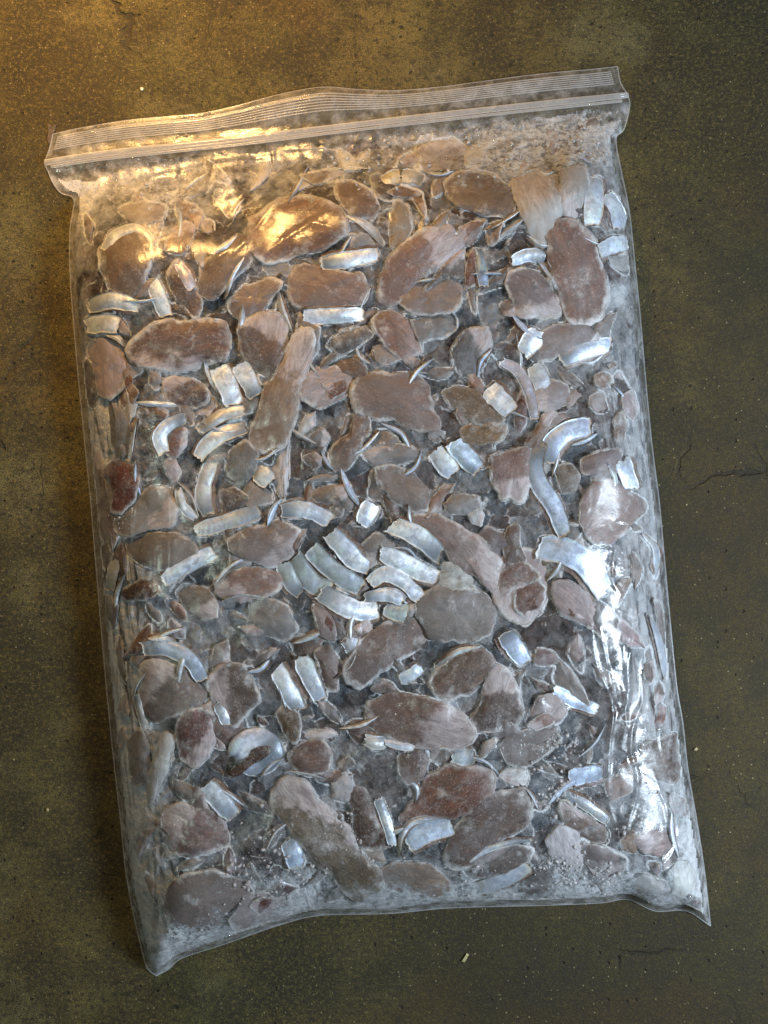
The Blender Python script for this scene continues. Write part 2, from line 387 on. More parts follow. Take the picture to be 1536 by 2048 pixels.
def mat_glaze():
    s = NT_('ice_glaze'); c = s.co('Object'); f = s.attr('frost')
    n = s.noise(c, 85, 6, 0.65, 0.5); n2 = s.noise(c, 600, 5, 0.75); n3 = s.noise(c, 24, 3)
    a = s.math('ADD', s.ramp(n, 0.56, 0.78, -0.08, 0.78), s.math('MULTIPLY', s.math('SUBTRACT', n2, 0.5), 0.35))
    cru = s.noise(c, 330, 5, 0.75)
    a = s.math('ADD', a, s.math('MULTIPLY', f, s.math('MULTIPLY', s.ramp(n, 0.32, 0.62, 0.2, 1.25), s.ramp(cru, 0.36, 0.60, 0.25, 1.3))))
    a = s.math('MULTIPLY', a, s.ramp(n3, 0.38, 0.60, 0.55, 1.05))
    a = s.math('MINIMUM', s.math('MAXIMUM', a, 0.0), 0.88)
    col = s.mix(s.ramp(n3, 0.35, 0.65), (0.56, 0.60, 0.64), (0.68, 0.69, 0.69))
    nm = s.bump(s.math('ADD', n2, s.math('MULTIPLY', cru, 1.5)), 0.9, 0.0014)
    p = s.prin(s.mix(s.ramp(cru, 0.40, 0.58), s.mix(0.55, col, (0.20, 0.20, 0.215)), col), 0.35, nm)
    mx = s.n('ShaderNodeMixShader', i_0=a); s.put(mx.inputs[1], s.n('ShaderNodeBsdfTransparent')); s.put(mx.inputs[2], p)
    return s.done(mx)

def mat_film(name, strength=1.0, base=0.004, tintk=0.97):
    s = NT_(name); c = s.co('Object'); f = s.attr('frost')
    b1 = s.noise(c, 60, 3, 0.5); b2 = s.noise(c, 800, 3, 0.6); b3 = s.noise(c, 190, 4, 0.6)
    b4 = s.noise(c, 1700, 2, 0.7)
    hgt = s.math('ADD', s.math('ADD', s.math('MULTIPLY', b1, 0.8), s.math('MULTIPLY', b4, 0.15)), s.math('ADD', s.math('MULTIPLY', b2, 0.16), s.math('MULTIPLY', b3, 0.25)))
    nm = s.bump(hgt, 0.36, 0.0012)
    lw = s.n('ShaderNodeLayerWeight', i_Blend=0.5); s.put(lw.inputs['Normal'], nm)
    fr = s.math('ADD', 0.045, s.math('MULTIPLY', 0.955, s.math('POWER', lw.outputs['Facing'], 5.0)))
    fac = s.math('MULTIPLY', fr, 0.68*strength, True)
    gl = s.n('ShaderNodeBsdfGlossy', i_Color=(1, 1, 1), i_Roughness=s.ramp(s.noise(c, 45, 4, 0.6), 0.38, 0.62, 0.10, 0.34)); s.put(gl.inputs['Normal'], nm)
    tr = s.n('ShaderNodeBsdfTransparent', i_Color=(tintk, tintk, tintk))
    m1 = s.n('ShaderNodeMixShader', i_0=fac); s.put(m1.inputs[1], tr); s.put(m1.inputs[2], gl)
    n = s.noise(c, 130, 6, 0.7, 0.3); sp = s.noise(c, 1500, 3, 0.75)
    a = s.math('MULTIPLY', f, s.ramp(n, 0.38, 0.70, 0.05, 1.3))
    a = s.math('ADD', a, s.math('MULTIPLY', s.ramp(sp, 0.63, 0.73), s.math('MULTIPLY', s.ramp(n, 0.45, 0.7), 0.22)))
    a = s.math('MINIMUM', s.math('ADD', a, base), 0.85)
    df = s.n('ShaderNodeBsdfDiffuse', i_Color=(0.60, 0.60, 0.61)); s.put(df.inputs['Normal'], nm)
    m2 = s.n('ShaderNodeMixShader', i_0=a); s.put(m2.inputs[1], m1); s.put(m2.inputs[2], df)
    return s.done(m2)

def mat_bead():
    s = NT_('clear_plastic_bead')
    p = s.prin((0.80, 0.80, 0.82), 0.16, None, Specular_IOR_Level=0.8)
    fr = s.n('ShaderNodeLayerWeight', i_Blend=0.45)
    mx = s.n('ShaderNodeMixShader', i_0=s.ramp(fr.outputs['Facing'], 0.0, 1.0, 0.14, 0.62)); s.put(mx.inputs[1], s.n('ShaderNodeBsdfTransparent')); s.put(mx.inputs[2], p)
    return s.done(mx)
def mat_drop():
    s = NT_('water_drop')
    gl = s.n('ShaderNodeBsdfGlossy', i_Color=(1, 1, 1), i_Roughness=0.05)
    lw = s.n('ShaderNodeLayerWeight', i_Blend=0.5)
    fr = s.math('ADD', 0.06, s.math('MULTIPLY', 0.94, s.math('POWER', lw.outputs['Facing'], 4.0)))
    mx = s.n('ShaderNodeMixShader', i_0=s.math('MULTIPLY', fr, 1.6, True)); s.put(mx.inputs[1], s.n('ShaderNodeBsdfTransparent', i_Color=(0.93, 0.93, 0.93))); s.put(mx.inputs[2], gl)
    return s.done(mx)
def mat_crystal():
    s = NT_('ice_crystal'); c = s.co('Object'); n = s.noise(c, 500, 3)
    p = s.prin(s.mix(n, (0.36, 0.32, 0.31), (0.66, 0.64, 0.63)), 0.3)
    mx = s.n('ShaderNodeMixShader', i_0=s.ramp(n, 0.3, 0.7, 0.35, 0.85)); s.put(mx.inputs[1], s.n('ShaderNodeBsdfTransparent')); s.put(mx.inputs[2], p)
    return s.done(mx)
def mat_plain(name, a, b, rough=0.7, sc=400):
    s = NT_(name); n = s.noise(s.co('Object'), sc, 4, 0.65)
    return s.done(s.prin(s.mix(s.ramp(n, 0.3, 0.7), a, b), rough, s.bump(n, 0.5, 0.0004)))

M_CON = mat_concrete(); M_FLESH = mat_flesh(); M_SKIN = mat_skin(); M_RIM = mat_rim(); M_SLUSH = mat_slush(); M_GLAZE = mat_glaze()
M_FILM = mat_film('clear_film'); M_BACK = mat_film('clear_back_film', 0.3, 0.05); M_BEAD = mat_bead(); M_DROP = mat_drop(); M_CRYS = mat_crystal()
# ------------------------------------------------------------------ the frozen pieces, outlines in the floor plane of the photograph
TINT = dict(r=(0.142, 0.056, 0.034), b=(0.084, 0.042, 0.027), o=(0.088, 0.060, 0.027), k=(0.014, 0.019, 0.024), p=(0.29, 0.205, 0.210),
            w=(0.56, 0.56, 0.56), g=(0.058, 0.043, 0.037), d=(0.085, 0.012, 0.008), t=(0.190, 0.110, 0.060), y=(0.24, 0.150, 0.038), m=(0.105, 0.073, 0.082))
MEAT = [
# kind, depth mm, veil, outline, label
('b',0,.15,[(893,367),(910,350),(950,345),(985,353),(1012,372),(1026,400),(1020,424),(985,425),(940,416),(905,397)],'brown fish chunk with a pale pink right end, third row under the zip'),
('w',-.3,.3,[(1028,365),(1060,350),(1100,355),(1118,395),(1124,445),(1106,474),(1085,480),(1060,456),(1040,420)],'large chalky white frosted chunk beside the top of the long fillet'),
('w',0,.3,[(1127,342),(1165,335),(1173,372),(1166,420),(1142,446),(1129,420),(1121,380)],'upright pale frosted chunk just above the long pink fillet'),
('r',-.8,.1,[(1100,470),(1115,452),(1152,447),(1173,460),(1185,492),(1196,530),(1205,590),(1200,628),(1170,646),(1140,636),(1126,590),(1110,540),(1098,508)],'long pinkish brown fillet standing upright near the upper right side'),
('m',0,.15,[(1022,547),(1045,538),(1080,550),(1105,575),(1125,603),(1126,626),(1080,632),(1038,628),(1030,600),(1018,572)],'mauve brown wedge touching the lower left of the long fillet'),
('r',0,.1,[(768,548),(790,520),(815,487),(850,462),(898,458),(900,478),(924,484),(905,505),(880,530),(850,545),(820,560),(800,592),(770,600),(762,572)],'ragged red brown chunk with torn right edge above an oval chunk'),
('b',-.2,.2,[(800,595),(820,570),(855,558),(895,560),(918,578),(914,606),(895,622),(860,629),(820,622),(802,610)],'oval brown chunk with a pale lower rim below the ragged chunk'),
('r',.4,0,[(932,540),(945,500),(953,515),(953,570),(932,576)],'narrow upright brown slice left of a dark blue skin strip'),
('r',0,.1,[(745,640),(757,626),(780,625),(815,640),(835,663),(840,700),(810,716),(780,700),(760,670)],'brown tapering chunk slanting down right of the dark grey skins'),
('b',.2,.1,[(675,370),(700,365),(735,385),(757,415),(748,440),(715,435),(690,412),(676,388)],'small brown wedge under the golden cube'),
('b',.2,.1,[(775,385),(800,372),(845,388),(820,394),(790,391)],'thin brown sliver beneath the golden cube'),
('o',.4,.25,[(781,445),(795,405),(812,418),(820,458),(806,495),(786,490)],'upright olive grey slice right of the orange lit chunks'),
('t',.3,.1,[(974,455),(1002,445),(996,480),(980,490)],'small square tan chip under the brown chunk with pink end'),
('b',.5,.1,[(1000,608),(1022,598),(1036,612),(1030,632),(1008,630)],'small dark brown scrap by a tiny white bone'),
('b',0,.1,[(402,580),(405,540),(438,502),(480,468),(502,480),(500,528),(470,550),(440,580),(420,594)],'slanted orange lit brown chunk in the upper left'),
('r',-.4,.05,[(505,438),(560,402),(620,402),(680,430),(692,465),(645,498),(590,508),(530,520),(498,490)],'broad glossy orange lit chunk below the zip'),
('t',.2,.05,[(335,500),(345,462),(370,446),(388,453),(380,480),(365,505)],'small golden brown upright slice right of the white curl'),
('b',.2,.05,[(335,548),(355,517),(384,545),(396,580),(400,618),(391,632),(360,600),(340,575)],'pointed brown slice carrying a pink edge near the upper left'),
('r',.2,.15,[(460,602),(490,572),(540,560),(562,566),(546,590),(520,625),(490,636),(466,625)],'brown triangular chunk above the rounded upper left chunk'),
('r',0,.15,[(580,548),(600,532),(660,540),(718,550),(735,578),(720,600),(660,605),(602,610),(585,596),(578,568)],'rosy brown chunk sandwiched between two white strips at the top centre'),
('b',.3,.1,[(205,500),(238,462),(285,455),(304,478),(300,520),(284,574),(255,590),(225,572),(206,540)],'brown scrap ringed by a white curl in the upper left corner'),
('r',-.8,.05,[(266,700),(285,672),(310,652),(345,643),(400,645),(444,650),(452,680),(446,714),(410,725),(360,738),(310,736),(280,728)],'large flat red brown chunk with rounded left end, upper left'),
('b',-.5,.05,[(482,665),(495,645),(520,632),(550,632),(570,650),(573,690),(562,722),(550,755),(530,746),(500,730),(485,700)],'rounded brown chunk right of the large flat red brown chunk'),
('t',-.8,.12,[(606,662),(622,660),(626,690),(612,730),(600,780),(585,840),(565,888),(530,900),(506,880),(516,830),(540,770),(570,720),(590,684)],'very long slanting tan brown slice left of centre'),
('b',-.2,.0,[(325,765),(345,755),(385,760),(410,775),(416,798),(395,815),(360,815),(335,800)],'dark brown plump slice left of the paired silver strips'),
('r',.3,.0,[(328,905),(338,872),(356,852),(372,860),(372,890),(350,915)],'small rust brown slice under the curled white strip'),
('d',-.6,.0,[(211,942),(233,918),(262,928),(276,962),(268,1000),(242,1026),(222,1022),(229,985)],'deep blood red lump by the left edge'),
('g',0,.3,[(233,1042),(268,1002),(310,976),(340,980),(356,1008),(342,1050),(300,1052),(258,1070),(236,1064)],'grey brown frosted chunk below the blood red lump'),
('g',-.1,.2,[(255,1085),(300,1066),(345,1070),(380,1090),(390,1110),(360,1130),(310,1136),(275,1121),(258,1102)],'grey brown almond shaped chunk above a long white strip, left side'),
('p',0,.3,[(180,700),(202,680),(240,690),(249,730),(245,778),(220,796),(196,786),(187,745)],'pale lilac oval by the left edge, below the two short strips'),
('r',.2,.0,[(248,722),(262,735),(266,765),(252,775),(244,750)],'narrow rust red sliver on the right of the lilac oval'),
('t',.2,.0,[(240,790),(262,768),(276,785),(265,808),(245,809)],'tiny orange brown chip under the lilac oval'),
('t',.2,.0,[(290,820),(310,805),(336,825),(330,838),(300,838)],'tiny orange brown chip touching the curled white strip'),
('p',-.1,.2,[(600,762),(625,740),(670,735),(704,746),(700,775),(675,800),(640,810),(606,796)],'pinkish grey chunk with a brown core near the centre'),
('r',-1.0,.0,[(645,768),(690,756),(695,780),(660,801)],'red brown core showing on the pinkish grey chunk'),
('b',.1,.1,[(665,905),(680,880),(700,868),(713,830),(735,830),(735,862),(715,905),(690,932),(670,936)],'brown crescent slice right of the dark scrap cluster at the centre'),
('t',.1,.15,[(620,992),(640,976),(700,970),(690,995),(660,1005),(632,1003)],'flat tan slice just below the centre sparkle'),
('b',0,.15,[(460,1080),(490,1060),(560,1042),(600,1060),(596,1090),(580,1110),(540,1126),(490,1121),(462,1100)],'brown chunk left of the fan of silver strips'),
('r',-.3,.1,[(435,1162),(465,1141),(520,1135),(558,1150),(555,1175),(520,1190),(470,1195),(440,1186)],'reddish lens shaped slice with bright glints, left of the silver fan'),
('o',.1,.1,[(355,1185),(370,1171),(410,1178),(435,1208),(435,1235),(405,1240),(371,1216)],'olive brown wedge under the slanting white strip on the left'),
('b',.2,.0,[(235,1186),(270,1165),(310,1160),(320,1184),(290,1196),(250,1200)],'dark reddish scrap by the left edge, middle height'),
('b',0,.15,[(285,1332),(310,1315),(350,1335),(390,1370),(416,1386),(400,1410),(360,1430),(312,1436),(286,1402)],'broad brown chunk beneath the striped blue grey skin, lower left'),
('d',-.5,.0,[(355,1458),(370,1430),(400,1420),(425,1430),(426,1480),(414,1510),(390,1532),(362,1518)],'dark red brown upright chunk left of the curled silver piece'),
('b',-.2,.05,[(420,1367),(440,1336),(480,1330),(500,1360),(516,1400),(490,1425),(470,1452),(450,1432),(430,1402)],'brown chunk with a dimple above the curled silver piece'),
('o',.3,.0,[(555,1427),(575,1406),(595,1430),(598,1470),(590,1486),(570,1462)],'narrow olive brown slice right of the curled silver piece'),
('g',.4,.3,[(500,1206),(530,1200),(570,1215),(590,1258),(570,1280),(530,1262),(505,1236)],'dim grey membrane below the left end of the silver fan'),
('m',.2,.2,[(625,1212),(650,1200),(667,1240),(670,1280),(642,1272)],'mauve upright scrap with a red spot under the silver fan'),
('d',-.9,.0,[(641,1240),(655,1232),(666,1250),(662,1266),(648,1258)],'small red spot on the mauve scrap below the silver fan'),
('b',.2,.05,[(682,1284),(712,1252),(735,1240),(741,1260),(704,1292)],'small forked brown slice below the silver fan'),
('b',.3,.1,[(628,1302),(658,1290),(680,1330),(672,1380),(652,1372)],'narrow brown upright slice with pale edges, centre bottom'),
('b',-.2,.1,[(690,1332),(720,1292),(770,1256),(820,1236),(850,1240),(855,1270),(820,1300),(760,1332),(720,1372),(696,1362)],'large dark brown folded chunk below the silver fan'),
('b',.1,.1,[(385,1612),(395,1576),(411,1592),(420,1622),(404,1632)],'small reddish slice left of the frost ended white block'),
('b',-.2,.05,[(580,1512),(600,1490),(640,1480),(661,1508),(655,1540),(620,1551),(590,1536)],'round brown knob right of the curled silver piece'),
('o',-.6,.05,[(548,1612),(556,1590),(577,1568),(612,1572),(642,1620),(682,1652),(720,1700),(752,1745),(757,1775),(735,1778),(718,1800),(690,1776),(640,1730),(602,1672),(570,1642)],'long slanting olive brown chunk crusted with frost at the bottom'),
('b',-.1,.0,[(700,1582),(725,1580),(745,1610),(761,1650),(782,1686),(760,1692),(730,1695),(714,1670),(705,1622)],'brown pointed chunk with a white right edge at the bottom centre'),
('d',.1,.1,[(325,1642),(335,1621),(365,1610),(400,1620),(440,1640),(451,1680),(420,1700),(380,1711),(345,1700),(328,1672)],'dark rounded lump above the lower left crease'),
('b',-.2,.2,[(335,1830),(345,1781),(370,1756),(420,1746),(480,1760),(502,1790),(460,1815),(422,1850),(380,1872),(346,1870)],'big frosted brown lump in the lower left corner'),
('p',-.2,.25,[(460,1840),(490,1800),(530,1785),(570,1800),(581,1825),(550,1850),(510,1861),(470,1856)],'pinkish white lump with a brown spot in the lower left corner'),
('d',-1.1,.0,[(502,1812),(522,1798),(545,1798),(540,1820),(518,1830)],'brown spot on the pinkish white corner lump'),
('r',-.4,.0,[(805,1641),(822,1610),(862,1560),(902,1536),(950,1535),(976,1546),(981,1580),(960,1610),(910,1630),(852,1636)],'large rich red brown chunk above a pale blue silver piece, bottom right'),
('b',-.5,.05,[(895,1716),(906,1680),(932,1640),(962,1610),(1002,1590),(1052,1580),(1066,1600),(1050,1650),(1010,1666),(970,1690),(932,1730),(906,1731)],'large slanting brown chunk right of the pale blue silver piece'),
('g',.1,.1,[(930,1742),(980,1706),(1040,1690),(1066,1700),(1040,1730),(990,1750),(946,1753)],'dark shell shaped slice with a white upper rim near the bottom'),
('t',.0,.2,[(765,1742),(790,1726),(850,1735),(890,1760),(906,1785),(870,1791),(810,1781),(770,1766)],'wrinkled tan slice on the bottom edge'),
('g',0,.15,[(1005,1492),(1030,1470),(1080,1460),(1116,1455),(1120,1480),(1085,1511),(1050,1531),(1016,1526)],'grey brown chunk with a crumbly frosted rim, lower right'),
('b',0,.1,[(1125,1606),(1150,1620),(1190,1640),(1215,1664),(1215,1686),(1185,1681),(1150,1666),(1131,1636)],'dark brown slice below a chalky diagonal strip, lower right'),
('b',-.2,.0,[(1285,1492),(1310,1480),(1356,1466),(1362,1500),(1350,1560),(1320,1551),(1290,1541)],'dark brown square chunk at the right edge, lower down'),
('p',.5,.1,[(1270,1682),(1290,1660),(1340,1656),(1346,1690),(1325,1711),(1290,1706)],'dull pink square chunk in the lower right corner'),
('t',.1,.1,[(1240,1682),(1264,1660),(1280,1680),(1270,1706),(1245,1701)],'tan nub left of the dull pink corner chunk'),
('w',.1,.3,[(1095,1682),(1120,1656),(1150,1666),(1166,1700),(1160,1760),(1140,1771),(1120,1741),(1101,1711)],'grey chunk covered with frost crumbs, lower right'),
('m',.4,.2,[(1168,1692),(1220,1700),(1250,1720),(1242,1750),(1190,1756),(1166,1736)],'murky lilac chunk right of the frost crumbs'),
('w',-.4,.4,[(1340,1748),(1356,1724),(1376,1724),(1390,1750),(1388,1778),(1366,1792),(1346,1784)],'white frost lump in the lower right corner tip'),
('w',0,.4,[(1258,1768),(1290,1752),(1330,1762),(1346,1786),(1320,1796),(1278,1786)],'flat white frost lump on the bottom edge at the right'),
('b',.0,.05,[(800,1512),(835,1496),(856,1520),(846,1560),(816,1566),(800,1541)],'round brown knob with white fibres above the rich red brown chunk'),
('r',-.5,.1,[(736,1402),(770,1393),(830,1398),(890,1410),(925,1440),(941,1470),(910,1486),(860,1491),(800,1481),(760,1466),(732,1450)],'long flat brown chunk with a crisp white outline, lower centre'),
('b',-.6,.05,[(860,1366),(880,1336),(920,1311),(965,1301),(986,1325),(975,1350),(940,1376),(900,1396),(870,1386)],'oval brown chunk with a creamy upper rim, lower centre'),
('b',-.3,.05,[(985,1336),(1010,1345),(1035,1390),(1046,1425),(1030,1446),(985,1461),(960,1461),(945,1441),(965,1410),(975,1376)],'brown triangular chunk right of the oval chunk with creamy rim'),
('p',.1,.2,[(1055,1442),(1080,1396),(1115,1390),(1131,1420),(1120,1441),(1080,1461)],'dusty pink membrane with a rust window, lower right'),
('r',-1.0,.0,[(1055,1450),(1085,1431),(1115,1425),(1105,1445),(1071,1463)],'rust window showing through the dusty pink membrane'),
('p',.2,.3,[(990,1140),(1020,1110),(1070,1110),(1094,1150),(1096,1190),(1080,1225),(1050,1250),(1020,1240),(998,1200)],'lilac membrane with two rust windows right of centre'),
('r',-.9,.0,[(1000,1150),(1020,1131),(1055,1130),(1076,1153),(1042,1173),(1006,1200),(997,1181)],'upper rust window of the lilac membrane right of centre'),
('r',-.9,.0,[(1035,1181),(1075,1163),(1091,1176),(1080,1211),(1050,1235),(1032,1216)],'lower rust window of the lilac membrane right of centre'),
('b',.0,.05,[(1008,1082),(1016,1056),(1035,1050),(1040,1086),(1050,1122),(1012,1128)],'upright brown neck above the lilac membrane'),
('r',-.1,.2,[(820,1032),(860,1030),(905,1046),(960,1080),(1000,1120),(1000,1160),(985,1181),(950,1141),(900,1111),(860,1076)],'long pinkish chunk running down right from the silver fan'),
('g',.1,.2,[(832,1192),(880,1170),(960,1190),(990,1220),(976,1265),(920,1280),(860,1270),(840,1231)],'wide dull brown chunk below right of the silver fan'),
('p',.0,.2,[(1110,1168),(1135,1165),(1170,1190),(1212,1230),(1235,1274),(1210,1270),(1170,1236),(1125,1221),(1112,1196)],'long pale pink slice with a brown window near the right edge'),
('r',-.9,.0,[(1125,1196),(1150,1211),(1170,1235),(1141,1230)],'brown window in the long pale pink slice'),
('d',-.2,.0,[(1030,850),(1035,802),(1045,780),(1054,810),(1052,845),(1040,866)],'narrow dark brown core inside the curved white rind, upper right'),
('o',-.3,.05,[(890,786),(920,778),(955,785),(990,815),(1010,838),(980,851),(950,841),(910,811)],'olive brown wedge left of the bright short silver strip'),
('y',-.4,.0,[(925,862),(950,846),(990,835),(1011,855),(1000,875),(960,886),(930,880)],'ochre yellow gritty lump right of centre'),
('t',-.1,.05,[(1085,832),(1105,818),(1113,830),(1095,862),(1070,896),(1050,890)],'slanting tan slice left of the long wavy silver strip'),
('r',-.2,.1,[(983,916),(1010,905),(1055,895),(1062,940),(1058,965),(1040,1000),(1020,994),(1000,1000),(988,960)],'brown square chunk with a toothed lower edge by the wavy silver strip'),
('r',-.6,.15,[(708,780),(722,755),(770,748),(830,752),(855,775),(862,815),(875,850),(840,856),(800,836),(750,826),(715,816)],'large rosy brown chunk with pale left end at the centre'),
('b',-.1,.2,[(750,936),(790,930),(830,945),(855,985),(855,1020),(820,1026),(785,1001),(760,966)],'brown chunk with a bluish right end below the paired teal strips'),
('g',.1,.25,[(725,906),(760,890),(810,890),(840,910),(800,926),(752,931)],'grey brown lens left of the paired teal strips'),
('m',.2,.2,[(1165,922),(1200,905),(1240,900),(1236,930),(1190,946),(1166,945)],'mauve grey chunk near the right edge above the big maroon chunk'),
('r',-.4,.2,[(1165,1002),(1190,970),(1215,956),(1250,990),(1285,1000),(1291,1020),(1255,1050),(1220,1086),(1185,1081),(1160,1046)],'big maroon chunk at the right edge above the white glare'),
('o',.0,.1,[(1110,936),(1140,930),(1160,950),(1150,980),(1126,985)],'dull olive chip right of the wavy silver strip'),
('b',.0,.0,[(1230,842),(1243,825),(1253,850),(1245,880),(1232,881)],'small brown upright chip at the right edge'),
('p',.1,.2,[(1245,792),(1265,780),(1276,820),(1265,841),(1250,826)],'small pink slice at the right edge above a brown chip'),
('t',-.6,.0,[(1190,752),(1206,744),(1220,752),(1221,770),(1206,777),(1191,770)],'small round orange spot near the right edge'),
('t',.0,.0,[(1215,730),(1230,722),(1234,732),(1220,738)],'tiny orange fleck above the round orange spot'),
('m',.0,.2,[(1075,672),(1110,650),(1170,655),(1191,680),(1150,700),(1100,716),(1066,716)],'purple grey chunk between two short silver strips, upper right'),
('k',.1,.1,[(905,700),(935,664),(975,655),(985,690),(968,728),(942,758),(918,742)],'blue black flap of skin above the olive brown wedge'),
('k',.0,.1,[(655,692),(680,665),(730,655),(746,670),(715,696),(681,708)],'slate grey pointed flap under the lower white strip, top centre'),
('k',.3,.2,[(820,640),(860,632),(905,628),(912,655),(880,672),(840,680)],'slate grey patch below the oval brown chunk'),
('k',.4,.1,[(850,580),(885,530),(925,500),(930,530),(925,556),(890,552)],'black triangular gap piece between ragged chunk and oval chunk'),
('k',.2,.1,[(1160,1206),(1190,1200),(1220,1222),(1240,1240),(1235,1262),(1212,1270),(1180,1242)],'blue grey smooth lump with an air bubble near the right edge'),
('g',.3,.2,[(600,628),(640,655),(632,700),(610,716),(596,690)],'narrow grey scrap between the long tan slice and slate flap'),
('k',.2,.2,[(460,905),(490,880),(515,905),(510,950),(480,965),(455,945)],'murky green grey patch under the long tan slice'),
('k',.3,.05,[(440,985),(470,975),(505,1000),(490,1022),(450,1028)],'dark void shaped scrap left of the bluish short strip'),
('g',.2,.2,[(620,870),(645,858),(660,875),(645,895),(622,890)],'tiny dark oval ringed with frost at the centre'),
('b',.2,.1,[(605,915),(630,905),(650,922),(628,938)],'tiny brown chip in the dark scrap cluster at the centre'),
('p',.1,.2,[(330,925),(350,918),(362,945),(352,962),(335,950)],'dull rose chip below the rust brown slice'),
('m',.2,.3,[(1062,775),(1100,760),(1135,772),(1140,800),(1105,822),(1070,815)],'lavender crumpled mass right of the curved white rind'),
('k',.4,.3,[(960,990),(905,985),(880,1005),(890,1030),(930,1036),(965,1020)],'blue black hollow below the toothed brown chunk'),
('w',.1,.3,[(935,1022),(955,1012),(968,1030),(962,1052),(944,1046)],'small white ring with a brown eye below the toothed chunk'),
('b',.2,.1,[(1290,1330),(1305,1322),(1308,1352),(1300,1368),(1288,1352)],'rust spot at the right edge beside the glare lines'),
('b',.2,.2,[(1310,1200),(1322,1210),(1340,1290),(1335,1320),(1318,1290)],'thin brown slice pressed against the right seam'),
('t',.2,.1,[(1305,1110),(1312,1104),(1316,1130),(1310,1150),(1303,1132)],'tiny tan sliver against the right seam'),
('g',.3,.3,[(255,1490),(280,1460),(300,1500),(295,1560),(270,1570)],'grey streaked slice along the left wall, lower down'),
('w',.3,.4,[(295,1560),(330,1468),(346,1480),(330,1545),(300,1610)],'white streaky slice along the left wall beside the dark red chunk'),
('w',.1,.3,[(665,1560),(690,1545),(705,1570),(695,1600),(670,1595)],'pale frosted scrap left of the pointed brown chunk'),
('m',.2,.2,[(1010,1440),(1050,1470),(1000,1475),(975,1470)],'thin mauve sliver under the brown triangular chunk'),
('b',.2,.1,[(600,352),(640,346),(690,338),(680,356),(630,366)],'thin red brown slice at the top, just under the frost band'),
('m',.3,.3,[(240,420),(285,405),(330,415),(320,440),(270,445)],'dim mauve slice under the left end of the zip'),
('b',.3,.2,[(170,430),(185,450),(182,490),(172,470)],'thin red slice on the upper left edge'),
('p',.2,.3,[(1095,262),(1115,258),(1118,300),(1100,312)],'salmon upright chip near the top right corner'),
('m',.2,.3,[(840,300),(905,275),(930,300),(900,335),(850,340)],'lilac frosted chunk just under the frost band, top right'),
('k',.3,.1,[(1015,310),(1045,300),(1030,335),(1005,335)],'small dark notch scrap near the top right'),
('w',.1,.3,[(1025,330),(1060,322),(1075,342),(1045,356),(1022,350)],'knobbly white piece above the chalky white chunk'),
]
